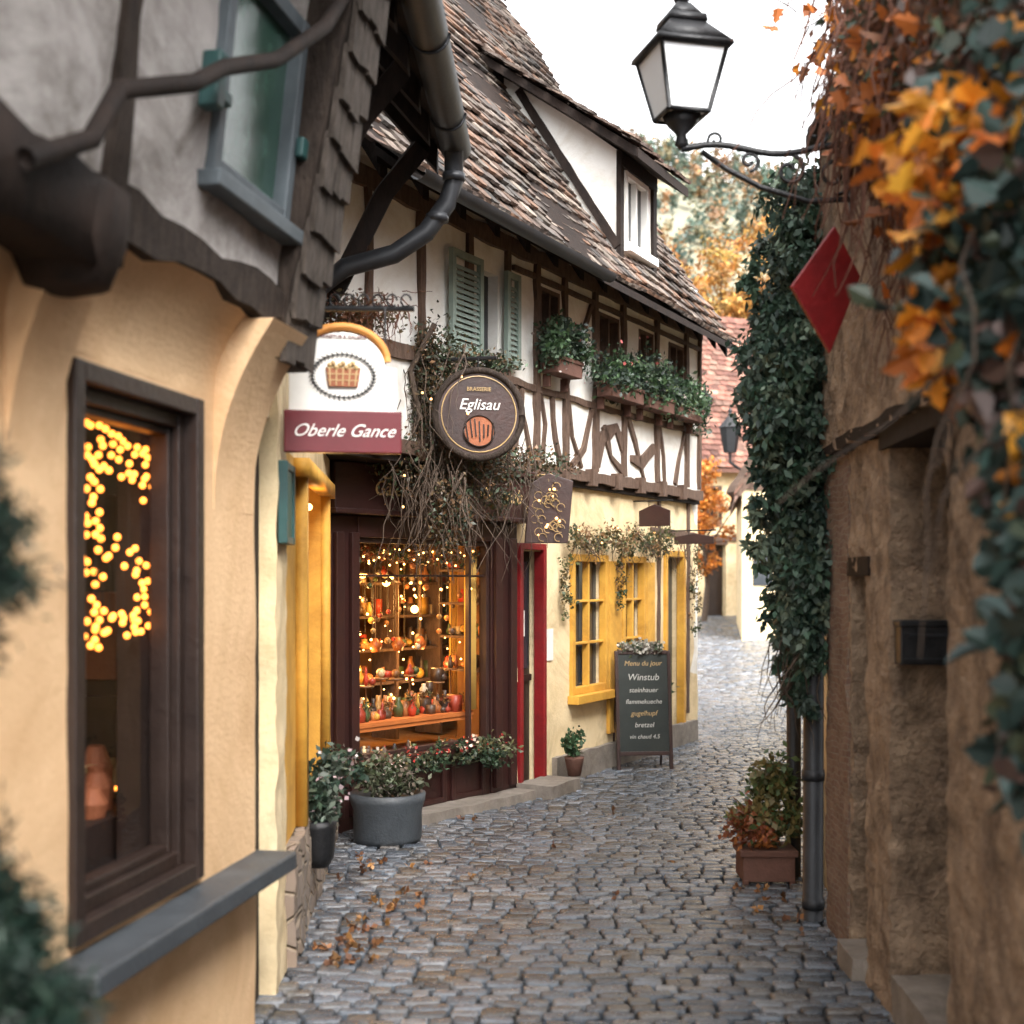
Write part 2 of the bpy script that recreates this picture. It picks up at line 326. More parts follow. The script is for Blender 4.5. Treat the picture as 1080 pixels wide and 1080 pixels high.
while y<41:
    row=.088 if y<17 else .13
    row*=U(.88,1.15); l=interp(LE,y)-.1; r=interp(RE,y)+.1; x=l+U(-.08,0)
    while x<r:
        w=U(.085,.165) if y<17 else U(.14,.22)
        cx=x+w/2; cyy=y+.10*math.sin(cx*1.3+y*.15)+U(-.004,.004)+.05*noise.noise(Vector((cx*.8,y*.6,3)))
        h=U(-.003,.004)+.012*noise.noise(Vector((cx,y,0)))
        tx,ty=U(-.05,.05),U(-.065,.065); rot=U(-.04,.04); hw=w/2-U(.003,.007); hh=row/2-U(.004,.008)
        k=U(.40,1.15); base=random.choice([(.13,.155,.185),(.15,.17,.20),(.11,.13,.155),(.16,.165,.175),(.19,.20,.215),(.15,.14,.13)]); col=tuple(c*k for c in base)
        q1=U(.80,.93)
        ring=[(-hw,-hh*.72),(-hw*q1,-hh),(hw*q1,-hh),(hw,-hh*.72),(hw,hh*.72),(hw*q1,hh),(-hw*q1,hh),(-hw,hh*.72)]
        ring=[(a+U(-.005,.005),c+U(-.004,.004)) for a,c in ring]
        vs=[];G=gz(cyy)
        for sc1,zz in ((1,-.035),(.995,-.005),(.94,.004),(.82,.0065)):
            for a,c in ring:
                a*=sc1;c*=sc1; vs.append((cx+a-rot*c,cyy+c+rot*a,G+zz+h+(a*tx+c*ty if zz>-.02 else 0)+(U(-.0015,.0015) if zz>0 else 0)))
        fs=[]
        for q in range(3):
            for i in range(8): fs.append((q*8+i,q*8+(i+1)%8,q*8+8+(i+1)%8,q*8+8+i))
        fs.append(tuple(range(24,32))); cb.add(vs,fs,col); x+=w
    y+=row
cb.build('cobblestone_road',None,'cob',True)

# ------------------------------------------------------------ NEAR LEFT HOUSE
H=empty('timbered_corner_house',(-1.2,3.2,0))
N1=Fr((-1.49,1.5),(-.936,4.85)); WS=(2.03,2.83,.71,2.2)
one(lambda b:b.wall(N1,-2.5,3.39,0,2.56,-.25,0,[WS],.08,.007,3),'ground_floor_wall',H,'cream',True)
b=MB()
def cove(b,fr,s0,s1,z0,z1,depth,n=8):
    for i in range(n):
        a0,a1=i/n,(i+1)/n
        b.hexa([fr(s0,z0+(z1-z0)*a0,depth*a0**2.2),fr(s1,z0+(z1-z0)*a0,depth*a0**2.2),fr(s1,z0+(z1-z0)*a0,-.05),fr(s0,z0+(z1-z0)*a0,-.05),
                fr(s0,z0+(z1-z0)*a1,depth*a1**2.2),fr(s1,z0+(z1-z0)*a1,depth*a1**2.2),fr(s1,z0+(z1-z0)*a1,-.05),fr(s0,z0+(z1-z0)*a1,-.05)])
cove(b,N1,-2.5,3.39,2.25,2.57,.15,14)
cove(b,N1,1.70,1.93,1.85,2.52,.20,18); cove(b,N1,3.0,3.36,1.88,2.52,.21,18)
b.build('cornice_coving',H,'cream',False)
b=MB()
s0,s1,z0,z1=WS
frame(b,N1,s0-.03,s1+.03,z0-.03,z1+.03,.055,-.1,.025)
frame(b,N1,s0+.025,s1-.025,z0+.025,z1-.025,.045,-.12,-.02)
frame(b,N1,s0+.07,s1-.07,z0+.07,z1-.07,.025,-.11,-.045)
frame(b,N1,s0-.005,s1+.005,z0-.005,z1+.005,.02,-.262,-.118)
b.build('window_frame',H,'dark',False,.005)
def pane(b,fr,s0,s1,z0,z1,d): b.add([fr(s0,z0,d),fr(s1,z0,d),fr(s1,z1,d),fr(s0,z1,d)],[(0,1,2,3)])
one(lambda b:pane(b,N1,s0+.08,s1-.08,z0+.08,z1-.08,-.075),'window_glass',H,'glass')
one(lambda b:b.box(N1,1.88,3.42,.59,.655,-.02,.15),'window_sill',H,'slate',False,.01)
b=MB(); b.box(N1,1.2,3.37,.3,2.5,-1.7,-1.65); b.box(N1,1.2,1.25,.3,2.5,-1.65,-.26); b.box(N1,3.33,3.38,.3,2.5,-1.65,-.255); b.box(N1,1.25,3.33,.3,.35,-1.65,-.26); b.box(N1,1.25,3.33,2.42,2.48,-1.65,-.26)
b.box(N1,2.2,3.3,.35,.86,-.9,-.30)
b.box(N1,3.28,3.325,1.18,1.22,-.75,-.27); b.box(N1,3.28,3.325,1.95,1.99,-.75,-.27)
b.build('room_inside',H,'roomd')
b=MB(); b.box(N1,3.30,3.325,1.28,1.6,-.62,-.36); b.lathe(N1(3.0,.86,-.42),[(.05,0),(.06,.08),(.03,.13),(.035,.15)],12); b.lathe(N1(2.85,.86,-.36),[(.04,0),(.05,.05),(.02,.1)],12); b.lathe(N1(3.15,.86,-.5),[(.05,0),(.06,.12),(.03,.2)],12); b.build('furniture',H,'basket',False,.004)
one(lambda b:frame(b,N1,2.9,3.28,.86,1.0,.02,-.5,-.47),'tray',H,'gold')
b=MB(); PB=[]
def bul(s,z,dj=0):
    if any((s-a)**2+(z-c)**2<.026**2 for a,c in PB): return
    PB.append((s,z)); b.ball(N1(s+.27,z,-.14+dj),.0105)
for i in range(260):
    t=U(0,1); k=random.choice([0,0,0,1,1,2,3,4,4,5])
    z_=1.44+.68*t; j=U(-.012,.010)
    if k==0: bul(2.15+U(-.06,.07),z_,j)
    elif k==1: bul(2.1+.46*t,2.06+U(-.07,.06)-.05*t,j)
    elif k==2: bul(2.1+.43*t,1.78+U(-.05,.05)-.1*t,j)
    elif k==3: bul(2.50+U(-.04,.03),1.88+.2*t,j)
    elif k==4: bul(2.1+.43*t,1.47+U(-.03,.05)+.04*t,j)
    else: bul(2.49+U(-.03,.03),1.5+.15*t,j)
for i in range(7): b.ball(N1(U(2.8,3.2),U(.89,.93),-.42),.008)
b.build('string_lights',H,'bulb')
b=MB()
srt=sorted(PB)
for q in range(0,len(srt)-1): 
    a_,c_=srt[q],srt[q+1]
    if math.dist(a_,c_)<.25: b.tube([N1(a_[0]+.27,a_[1],-.142),N1(c_[0]+.27,c_[1],-.142)],.0012,3)
b.build('light_wires',H,'iron')
# upper storey (leaning out)
N2=Fr((-1.392,1.5),(-.80,4.8),1,.11,2.55)
one(lambda b:b.wall(N2,-2.5,3.33,2.56,4.45,-.25,0,[(2.5,3.16,2.86,3.56)],.06,.014,4),'upper_wall',H,'grey',True)
b=MB(); b.beam(N2,[(-2.5,2.60),(1.2,2.61),(2.2,2.60),(3.33,2.60)],.11,-.02,.03,.25)
b.beam(N2,[(1.95,2.66),(1.93,4.4)],.09,-.02,.025,.2); b.beam(N2,[(1.2,2.66),(1.22,4.4)],.16,-.02,.03,.2)
b.build('upper_timbers',H,'timberd')
b=MB(); b.lathe(N2(1.72,2.45,.03),[(.03,-.12),(.10,-.1),(.14,0),(.15,.12),(.10,.16)],14); b.beam(N2,[(.6,2.52),(1.8,2.5)],.2,-.02,.14,.15); b.build('bracket_beam_end',H,'timber',True)
b=MB(); frame(b,N2,2.5,3.16,2.86,3.56,.055,-.06,.03); b.box(N2,2.46,3.20,2.81,2.86,-.05,.07); b.build('upper_window_frame',H,'greyblue',False,.006)
one(lambda b:b.box(N2,2.555,3.105,2.915,3.505,-.04,-.02),'upper_window_pane',H,'glassg')
b=MB(); b.box(N2,2.36,2.52,3.05,3.09,.03,.06); b.box(N2,2.34,2.40,3.0,3.16,.03,.09); b.box(N2,3.13,3.19,3.1,3.17,.03,.06); b.build('shutter_hinge',H,'teal',False,.008)
b=MB()
P=[(1.3,2.52),(1.52,2.63),(1.68,2.80),(1.83,2.86),(2.0,2.93),(2.235,3.06),(2.6,3.22),(2.9,3.44),(3.2,3.72)]
b.tube([N2(p[0],p[1],.16+.02*math.sin(i*2)) for i,p in enumerate(P)],.024,8)
b.build('curved_vine_stem',H,'timber',True)
b=MB()
for j in range(13):
    for i in range(3):
        z=2.42+j*.15; s_=3.2+i*.1; dd=lambda zz: .02+(zz-2.45)*.12
        k=U(-.015,.015); b.hexa([N2(s_+.003,z+k,dd(z)+.035),N2(s_+.097,z+k+U(-.015,.015),dd(z)+.035),N2(s_+.097,z+k,dd(z)+.01),N2(s_+.003,z+k,dd(z)+.01),
             N2(s_+.003,z+.19,dd(z+.19)+.012),N2(s_+.097,z+.19,dd(z+.19)+.012),N2(s_+.097,z+.19,dd(z+.19)-.005),N2(s_+.003,z+.19,dd(z+.19)-.005)])
b.build('shingle_cladding',H,'timberg')
b=MB()
b.hexa([N2(3.18,2.42,-.2),N2(3.52,2.42,-.2),N2(3.52,2.42,.02),N2(3.18,2.42,.02),N2(3.18,4.4,-.2),N2(3.52,4.4,-.2),N2(3.52,4.4,.24),N2(3.18,4.4,.24)])
b.build('corner_post',H,'timberd')
EV=Fr((-.70,-1.5),(-.41,7.35))
b=MB()
def rp(s,t,off): return EV(s,4.08+1.15*t+off,-t)
b.hexa([rp(0,-.05,-.05),rp(EV.L,-.05,-.05),rp(EV.L,3,-.05),rp(0,3,-.05),rp(0,-.05,.03),rp(EV.L,-.05,.03),rp(EV.L,3,.03),rp(0,3,.03)])
for i in range(19):
    s=.15+i*.48; b.hexa([rp(s,.0,-.19),rp(s+.09,0,-.19),rp(s+.09,1.2,-.19),rp(s,1.2,-.19),rp(s,0,-.055),rp(s+.09,0,-.055),rp(s+.09,1.2,-.055),rp(s,1.2,-.055)])
b.build('roof_soffit_rafters',H,'timber')
b=MB(); up=Vector(EV(0,4.08+1.15,-1))-Vector(EV(0,4.08,0)); tiles(b,rp(0,-.08,.05),(EV.d.x,EV.d.y,0),up,EV.L,4.6,.17,.16,[(.14,.09,.07),(.19,.12,.09),(.11,.08,.07)],None,.02); b.build('roof_tiles',H,'tile')
b=MB()
b.hexa([rp(0,3,-.05),rp(EV.L,3,-.05),EV(EV.L,3,-6.2),EV(0,3,-6.2),rp(0,3,.04),rp(EV.L,3,.04),EV(EV.L,3.1,-6.3),EV(0,3.1,-6.3)]); b.build('roof_back',H,'terracotta')
b=MB(); n=30; vs=[];fs=[]
for i in range(n+1):
    s=EV.L*i/n
    for k in range(9):
        a=math.pi*k/8; vs.append(EV(s,4.03-.085*math.sin(a)-.0,.10-.085*math.cos(a)))
    if i:
        for k in range(8): q=(i-1)*9+k; fs.append((q,q+1,q+10,q+9))
b.add(vs,fs); b.add([EV(EV.L,4.03-.085*math.sin(math.pi*k/8),.10-.085*math.cos(math.pi*k/8)) for k in range(9)],[tuple(range(9))])
for i in range(9): s=i*1.0+.3; b.tube([EV(s,4.03-.09*math.sin(math.pi*k/8),.10-.09*math.cos(math.pi*k/8)) for k in range(9)],.008,4)
b.tube([EV(8.7,3.97,.1),EV(8.7,3.80,.1),EV(8.7,3.68,.06),EV(8.68,3.52,-.05),EV(8.66,3.40,-.22),EV(8.62,3.32,-.48),EV(8.6,3.2,-.62),EV(8.6,2.9,-.66)],.052,12)
for z,dd in ((3.82,.1),(3.6,.01)): b.lathe(EV(8.69,z,dd),[(.062,-.02),(.062,.02)],12)
b.build('gutter_and_downpipe',H,'zinc',True)

# ------------------------------------------------------------ MID HOUSE (entrance)
H2=empty('narrow_entrance_house',(-1.1,6.8,0))
M1=Fr((-.94,5.25),(-1.16,8.5))
b=MB(); b.rbox(M1,0,.36,0,2.5,-.3,.01,.04,.012,7); b.rbox(M1,.36,3.25,2.2,2.6,-.3,0,.1,.006); b.rbox(M1,-.36,0,2.28,2.6,-.3,-.02,.1,.006); b.build('cream_wall',H2,'cream2',True)
b=MB(); b.box(M1,-.38,.0,0,2.28,-.3,-.06); b.box(M1,-.36,-.3,.2,2.2,-.06,-.045); b.build('side_door',H2,'timber')
b=MB(); b.rbox(M1,.36,1.0,.5,2.2,-.3,-.0,.1,.004); b.rbox(M1,2.4,3.25,.5,2.2,-.3,0,.1,.004); b.rbox(M1,1.0,2.4,.5,2.2,-.6,-.5,.1,.003); b.box(M1,.9,1.0,.5,2.12,0,.05); b.box(M1,2.4,2.5,.5,2.12,0,.05);b.box(M1,.8,2.6,2.12,2.2,0,.07); b.build('yellow_entrance',H2,'yellow',True)
one(lambda b:b.rbox(M1,.36,3.15,0,.5,-.3,.05,.05,.02,7),'stone_base',H2,'stone',True)
FU=Fr((-1.2,4.85),(-1.3,7.5))
b=MB(); b.rbox(FU,0,2.66,2.6,4.7,-.2,0,.2,.01); b.build('upper_wall',H2,'white',True)
b=MB()
for s in (0.1,1,1.9,2.6): b.beam(FU,[(s,2.6),(s,4.6)],.14,-.02,.03)
for z in (2.62,3.6): b.beam(FU,[(0,z),(2.66,z)],.16,-.02,.032)
b.tube([(-1.22,7.25,2.85),(-.95,7.25,3.25),(-.7,7.25,3.75),(-.5,7.25,4.0)],.07,4); b.tube([(-1.22,6.1,2.85),(-.95,6.1,3.25),(-.7,6.1,3.75),(-.5,6.1,4.0)],.07,4)
b.build('timbers_and_braces',H2,'timber')
b=MB(); b.box(M1,1.3,1.9,2.16,2.2,-.4,-.05); b.build('entrance_lamp_fitting',H2,'iron')
b=MB(); b.ball(M1(1.6,2.1,-.05),.022); b.ball(M1(2.2,2.05,-.05),.02); b.build('entrance_bulbs',H2,'bulb2')
point('entrance_lamp',M1(1.7,1.9,.06),9,(1,.55,.2),H2)

MB_=empty('menu_board',(-.9,5.4,1.95))
b=MB(); b.box(M1,.05,.31,1.82,2.09,.015,.04); b.build('panel',MB_,'green',False,.006)
b=MB(); frame(b,M1,.02,.34,1.79,2.12,.03,.012,.05); b.build('frame',MB_,'teal',False,.004)

# shop name sign
S1=empty('shop_sign',(-.85,6.5,2.5))
ex=Vector((.985,.17,0)).normalized(); en=Vector((.17,-.985,0)).normalized(); o=Vector((-.845,6.5,2.28)); ez=Vector((0,0,1))
def archpts(w,h,k=.3,n=16):
    return [(-w,0),(w,0),(w,h)]+[(w*math.cos(math.pi*i/n)*.78,h+k*math.sin(math.pi*i/n)) for i in range(0,n+1)]+[(-w,h)]
one(lambda b:b.prism(archpts(.262,.40,k=.17),o,ex,ez,en,.03),'white_panel',S1,'wp',False,.004)
one(lambda b:b.prism([(-.285,-.02),(.285,-.02),(.285,.185),(-.285,.185)],o+en*-.005,ex,ez,en,.05),'red_panel',S1,'winered',False,.006)
b=MB(); b.tube([o+ex*(.215*math.cos(math.pi*i/16))+ez*(.43+.17*math.sin(math.pi*i/16))+en*.015 for i in range(17)],.020,6); b.build('arch_trim',S1,'orange',True)
rot=(math.pi/2,0,math.atan2(ex.y,ex.x))
text('Oberle Gance',o+ez*.085+en*.047,rot,.086,'wp',S1,.5)
text('WINSTUB & GALERIE',o+ez*.545+en*.034,rot,.024,'winered',S1)
b=MB(); c=o+ez*.36+en*.034
b.prism([(-.07,-.06),(.07,-.06),(.085,.035),(-.085,.035)],c,ex,ez,en,.012)
b.build('basket',S1,'basket',False,.003)
b=MB()
for i in range(5): b.prism([(-.066+i*.03,-.055),(-.060+i*.03,-.055),(-.062+i*.033,.03),(-.07+i*.033,.03)],c+en*.012,ex,ez,en,.003)
for z in (-.03,.0,.03): b.prism([(-.082,z),(.082,z),(.082,z+.005),(-.082,z+.005)],c+en*.0125,ex,ez,en,.002)
for i in range(9): b.ball(c+ex*(-.065+.016*i)+ez*(.045+.012*math.sin(i*2.1))+en*.008,.013)
b.build('basket_weave',S1,'gold')
b=MB(); b.tube([c+ex*(.15*math.cos(2*math.pi*i/40))+ez*(.105*math.sin(2*math.pi*i/40)-.005)+en*.004 for i in range(41)],.003,4)
for i in range(40):
    a=2*math.pi*i/40
    q=c+ex*(.15*math.cos(a))+ez*(.105*math.sin(a)-.005)+en*.004; r_=ex*math.cos(a+.6)+ez*math.sin(a+.6); b.tube([q,q+r_*.022],.004,4,r1=.001); r_=ex*-math.cos(a-.6)+ez*-math.sin(a-.6); b.tube([q,q+r_*.02],.004,4,r1=.001)
b.build('laurel_wreath',S1,'zinc')
b=MB(); b.tube([(-1.15,6.55,2.98),(-.5,6.56,2.98)],.014,6)
for i in range(9):
    x=-1.1+i*.07; b.tube([(x+.025*math.cos(a),6.55,3.02+.03*math.sin(a)) for a in np.linspace(0,5.5,12)],.005,4)
for x in (-1.05,-.64): b.tube([(x,6.52,2.98),(x,6.52,2.7)],.005,4)
b.build('iron_bracket',S1,'iron')
S1.scale=(.84,.84,.84); S1.location=(-.700,5.46,2.365)
D1=empty('dried_vine',(-.8,7.4,3))
b=MB(); twigs(b,110,(-.85,7.25,3.15),(.28,.1,.06),.25,.004,.1,(0,0,-.5)); b.build('rusty_twigs',D1,'rust')
leaves('leaves',D1,[(-.85,7.25,3.08,.30,.1,.12,1300)],.03,[(.22,.09,.04),(.14,.06,.03),(.09,.07,.03)],.5)

# ------------------------------------------------------------ MAIN TIMBER-FRAMED HOUSE
H3=empty('half_timbered_shop_house',(.4,11,0))
S=Fr((-1.16,8.5),(.04,10.04)); G=Fr((.04,10.04),(1.9,13.6)); UF=Fr((-1.22,7.6),(1.91,13.5))
b=MB(); b.box(S,-.02,.24,0,2.06,-.12,0); b.box(S,1.64,1.95,0,2.06,-.12,0); b.box(S,.24,1.64,1.92,2.06,-.12,.01); b.box(S,.24,1.64,0,.40,-.12,-.01)
b.box(S,.24,1.64,.40,.45,-.14,.06); b.box(S,.02,.09,.1,1.95,0,.035); b.box(S,.16,.23,.1,1.95,0,.035); b.box(S,1.66,1.73,.1,1.95,0,.035); b.box(S,1.84,1.91,.1,1.95,0,.035)
for i in range(3): frame(b,S,.30+i*.44,.68+i*.44,.07,.36,.04,-.01,.015)
b.build('shopfront_frame',H3,'maroon',False,.006)
b=MB(); frame(b,S,.24,1.64,.45,1.92,.035,-.08,-.02); b.box(S,1.42,1.445,.49,1.88,-.07,-.03); b.box(S,.30,1.6,1.66,1.675,-.07,-.035); b.build('shop_window_frame',H3,'signbrown',False,.004)
one(lambda b:pane(b,S,.27,1.61,.48,1.89,-.055),'shop_window_glass',H3,'glass')
b=MB(); b.box(S,.0,2.4,-.0,2.1,-1.6,-1.55); b.box(S,-.05,.0,0,2.1,-1.55,-.13); b.box(S,2.36,2.4,0,2.1,-1.55,-.55); b.box(S,1.96,2.36,0,2.1,-.6,-.55); b.box(S,1.96,1.98,0,2.1,-.55,-.13); b.box(S,0,2.36,2.07,2.1,-1.55,-.6);b.box(S,0,1.96,2.072,2.1,-.6,-.13); b.box(S,0,2.36,.38,.41,-1.55,-.6);b.box(S,0,1.96,.38,.408,-.6,-.13); b.build('shop_interior',H3,'room')
b=MB()
for z in (.85,1.1,1.35,1.6,1.8): b.box(S,.05,2.3,z,z+.02,-1.0,-.75)
for s in (.5,.95,1.4,1.9): b.box(S,s,s+.03,.43,1.9,-.99,-.73)
for z in (.95,1.2,1.45,1.7): b.box(S,1.66,1.95,z,z+.018,-.53,-.14)
b.build('shelves',H3,'timber2')
b=MB()
for s_,w_ in ((1.50,.12),(.27,.07),(1.9,.2)):
    for i in range(8): t=i/8; b.lathe(S(s_+w_*t,.68,-.13-.0 if s_<1.8 else -.62),[(.013,0),(.011,.6),(.013,1.2)],6)
b.build('curtains',H3,'curtain',True)
b=MB(); b.box(S,.27,1.6,.64,.67,-.6,-.14); b.box(S,.27,1.6,.61,.64,-.17,-.15); b.build('display_cloth',H3,'cloth')
b=MB(); gp=[(.5,.05,.02),(.6,.36,.06),(.65,.5,.28),(.06,.09,.03),(.4,.16,.05),(.6,.24,.06),(.3,.04,.02),(.6,.5,.36),(.10,.06,.04),(.05,.03,.02),(.3,.10,.03),(.04,.03,.03),(.06,.04,.03),(.45,.25,.08),(.2,.09,.03)]
def item(s,z,d,k=1):
    c=random.choice(gp); r=U(.018,.04)*k; h=U(.05,.15)*k; p=S(s,z,d)
    t=random.choice([0,1,2,3])
    if t==0: b.lathe(p,[(r,0),(r*1.1,h*.5),(r*.5,h*.8),(r*.55,h)],9,c)
    elif t==1: b.lathe(p,[(r*.6,0),(r,h*.35),(r*.4,h*.6),(r*.5,h*.75),(r*.1,h)],9,c)
    elif t==2: b.ball((p[0],p[1],p[2]+r),r,c)
    else: b.box(S,s-r,s+r,z,z+h*.8,d-r,d+r,c)
for z in (.87,1.12,1.37,1.62):
    for i in range(60): item(U(.08,2.25),z,U(-.96,-.78),1.15)
for z in (.97,1.22,1.47,1.72):
    for i in range(12): item(U(1.69,1.92),z,U(-.5,-.18),.9)
for i in range(120): item(U(.32,1.55),.67,U(-.55,-.2),1.1)
for i in range(30): item(U(.30,1.57),.455,U(-.125,-.09),.5)
for i in range(70):
    s_=U(.32,1.6); z=U(1.15,1.85); d=U(-.7,-.15); b.ball(S(s_,z,d),U(.010,.026),random.choice(gp)); b.tube([S(s_,z,d),S(s_,2.05,d)],.0015,3,(.1,.08,.05))
for i in range(9):
    s_=.36+i*.15; h_=U(.1,.3); b.lathe(S(s_,.67,-.33),[(.04,0),(.006,.02),(.006,h_),(.06,h_+.01),(.055,h_+.02)],10,(.2,.1,.04)); item(s_,.69+h_,-.33,1.0); item(s_+.04,.69+h_,-.31,.8)
for i in range(5):
    s_=.45+i*.24; b.tube([S(s_,1.2,-.5),S(s_,2.0,-.5)],.006,4,(.08,.04,.02)); b.lathe(S(s_,1.12,-.5),[(.03,0),(.05,.05),(.015,.1)],10,(.3,.1,.03))
b.build('display_goods',H3,'goods',True)
leaves('display_greenery',H3,[(*S(.35+.2*i,.78,-.2),.05,.05,.06,60) for i in range(7)]+[(*S(.3+.1*i,1.84+U(-.05,.03),-.15),.09,.04,.05,110) for i in range(14)]+[(*S(.30+U(-.01,.02),.75+.12*i,-.13),.03,.03,.07,50) for i in range(9)],.03,[(.05,.07,.03),(.2,.06,.03),(.14,.08,.03),(.05,.05,.02)],.5)
b=MB()
for i in range(75): b.ball(S(U(.34,1.56),U(.75,1.84),U(-.7,-.12)),U(.005,.010))
for i in range(26): t=i/26; b.ball(S(.30+1.3*t,1.80+U(-.06,.05),-.1),.007)
for i in range(12): t=i/12; b.ball(S(.33+U(-.03,.04),.7+1.1*t+U(-.04,.04),-.1),.007)
for (s_,z,d) in ((.75,1.68,-.45),(1.15,1.62,-.6),(.5,1.40,-.5),(1.35,1.42,-.5)): b.ball(S(s_,z,d),.03)
b.build('shop_bulbs',H3,'bulb2')
b=MB()
for (s_,z,d) in ((.75,1.68,-.45),(1.15,1.62,-.6)): b.lathe(S(s_,z,d),[(.11,0),(.07,.05),(.02,.09)],14); b.tube([S(s_,z+.08,d),S(s_,2.06,d)],.004,4)
b.build('lamp_shades',H3,'signbrown',True)
for (s_,z,d,e) in ((.6,1.5,-.38,15),(1.25,1.52,-.42,18),(1.5,1.0,-.5,10),(.8,1.05,-.55,10)): point('shop_lamp',S(s_,z,d),e,(1,.50,.14),H3)
b=MB(); b.box(S,-.05,2.0,2.07,2.40,-.1,.09); b.box(S,-.08,2.03,2.40,2.45,-.1,.14); b.box(S,-.07,2.02,2.065,2.10,-.1,.12); b.build('shop_fascia',H3,'maroon',False,.008)
ra=math.atan2(S.d.y,S.d.x)
text('Winstub',S(1.62,2.25,.1),(math.pi/2,0,ra),.15,'gold',H3,.25); text('Galerie',S(.5,2.24,.1),(math.pi/2,0,ra),.14,'gold',H3,.25)
b=MB(); b.rbox(S,.3,1.9,-.02,.07,.0,.22,.1,.01); b.rbox(G,-.02,.5,-.02,.10,0,.3,.1,.01); b.rbox(G,.6,3.9,-.02,.22,0,.05,.08,.012); b.build('stone_plinth_steps',H3,'stonestep',True)
hg=[(.03,.42,0,1.86),(.98,1.62,.74,1.80),(2.05,2.5,.8,1.80),(3.1,3.55,0,1.85)]
one(lambda b:b.wall(G,0,4.02,0,2.46,-.3,0,hg,.1,.008,3),'ground_floor_wall',H3,'cream2',True)
b=MB(); b.rbox(Fr((1.9,13.6),(-1.4,15.4)),0,3.7,0,4.6,-.3,0,.3,.01); b.build('gable_wall',H3,'white',True)
b=MB(); frame(b,G,.0,.45,0,1.92,.05,-.06,.03); b.build('red_door_frame',H3,'red',False,.004)
b=MB(); b.box(G,.05,.4,0,1.86,-.14,-.1); b.box(G,.05,.4,.85,.9,-.1,-.08); b.build('door_leaf',H3,'dark'); 
b=MB(); b.box(G,.09,.36,.95,1.78,-.098,-.09); b.build('door_pane',H3,'glassd')
b=MB(); b.box(G,.14,.28,1.2,1.4,-.085,-.08); b.box(G,.46,.6,1.0,1.25,.003,.012); b.build('door_notice',H3,'wp')
b=MB()
for a,c in ((.98,1.62),(2.05,2.5)):
    frame(b,G,a-.05,c+.05,.69,1.85,.06,-.04,.03); b.box(G,(a+c)/2-.015,(a+c)/2+.015,.75,1.79,-.05,.01)
    for z in (1.1,1.45): b.box(G,a+.01,c-.01,z,z+.02,-.048,.008)
    b.box(G,a-.09,c+.09,.62,.69,0,.1)
b.box(G,1.68,1.95,.3,1.8,.0,.035); b.box(G,2.55,2.75,.7,1.8,0,.035)
frame(b,G,3.05,3.6,0,1.92,.06,-.05,.03)
b.build('yellow_window_frames',H3,'yellow',False,.005)
b=MB()
for a,c in ((.98,1.62),(2.05,2.5)): b.box(G,a,c,.74,1.8,-.08,-.07)
b.box(G,3.1,3.55,0,1.85,-.12,-.1); b.build('ground_floor_panes',H3,'glassd')
b=MB(); b.beam(G,[(2.9,1.0),(2.92,2.4)],.05,-.02,.02,.2); b.beam(G,[(3.7,.3),(3.72,2.4)],.06,-.02,.02,.2); b.beam(G,[(2.7,2.1),(3.98,2.08)],.06,-.02,.02,.2); b.build('ground_floor_timbers',H3,'timber2')
hu=[(2.08,2.38,3.22,3.86),(3.05,3.4,3.35,3.92),(4.15,4.6,3.35,3.92),(5.05,5.4,3.35,3.92),(5.8,6.2,3.35,3.92)]
one(lambda b:b.wall(UF,0,UF.L,2.46,4.35,-.2,0,hu,.12,.010,3),'upper_wall',H3,'white',True)
b=MB()
for (a,c,z0,z1) in hu: b.box(UF,a,c,z0,z1,-.1,-.08)
b.build('upper_panes',H3,'glassd')
b=MB()
for (a,c,z0,z1) in hu[1:]: frame(b,UF,a,c,z0,z1,.03,-.09,.01); b.box(UF,(a+c)/2-.012,(a+c)/2+.012,z0,z1,-.08,.008)
b.build('upper_window_frames',H3,'timber2')
b=MB(); L=UF.L
b.beam(UF,[(0,2.50),(2,2.48),(4.5,2.5),(L,2.48)],.09,-.05,.04,.15); b.beam(UF,[(0,4.12),(L,4.12)],.12,-.02,.035)
b.beam(UF,[(2.5,3.12),(4,3.10),(L,3.12)],.05,-.02,.03,.2); b.beam(UF,[(0,3.1),(2.5,3.12)],.09,-.02,.03)
b.beam(UF,[(2.6,3.97),(L,3.97)],.04,-.02,.028)
for s in (.08,.7,1.3,1.95,2.52,2.98,3.5,4.07,4.70,5.48,6.27,L-.06):
    b.beam(UF,[(s,2.55),(s+U(-.03,.03),3.3),(s+U(-.02,.02),4.1)],U(.05,.08),-.02,.032,.22)
def brace(p,w=.05): b.beam(UF,p,w,-.02,.026,.35)
brace([(2.6,2.55),(2.68,2.8),(2.75,3.08)]); brace([(2.9,2.55),(2.8,2.8),(2.62,3.08)],.035)
brace([(3.42,2.55),(3.3,2.75),(3.26,3.08)]); brace([(3.08,2.55),(3.14,2.85),(3.06,3.08)],.035)
brace([(3.55,3.08),(3.63,2.8),(3.8,2.56)],.04); brace([(3.62,2.56),(3.85,2.72),(4.0,3.08)],.05)
brace([(4.12,2.60),(4.22,2.85),(4.5,2.95),(4.66,2.8)],.11); brace([(4.25,2.95),(4.4,2.7),(4.66,2.6)],.06); 
brace([(4.78,3.08),(4.95,2.88),(5.15,2.56)],.045); brace([(4.85,2.72),(5.1,2.70),(5.4,2.85)],.08)
brace([(5.53,3.08),(5.65,2.8),(5.66,2.56)],.04); brace([(6.2,3.08),(6.05,2.8),(5.95,2.56)],.04); brace([(3.5,3.2),(3.7,3.5),(4.02,3.95)],.04)
for i in range(12): s=.2+i*.53; b.box(UF,s,s+.1,2.42,2.56,-.1,.07)
b.build('timber_frame',H3,'timber2')
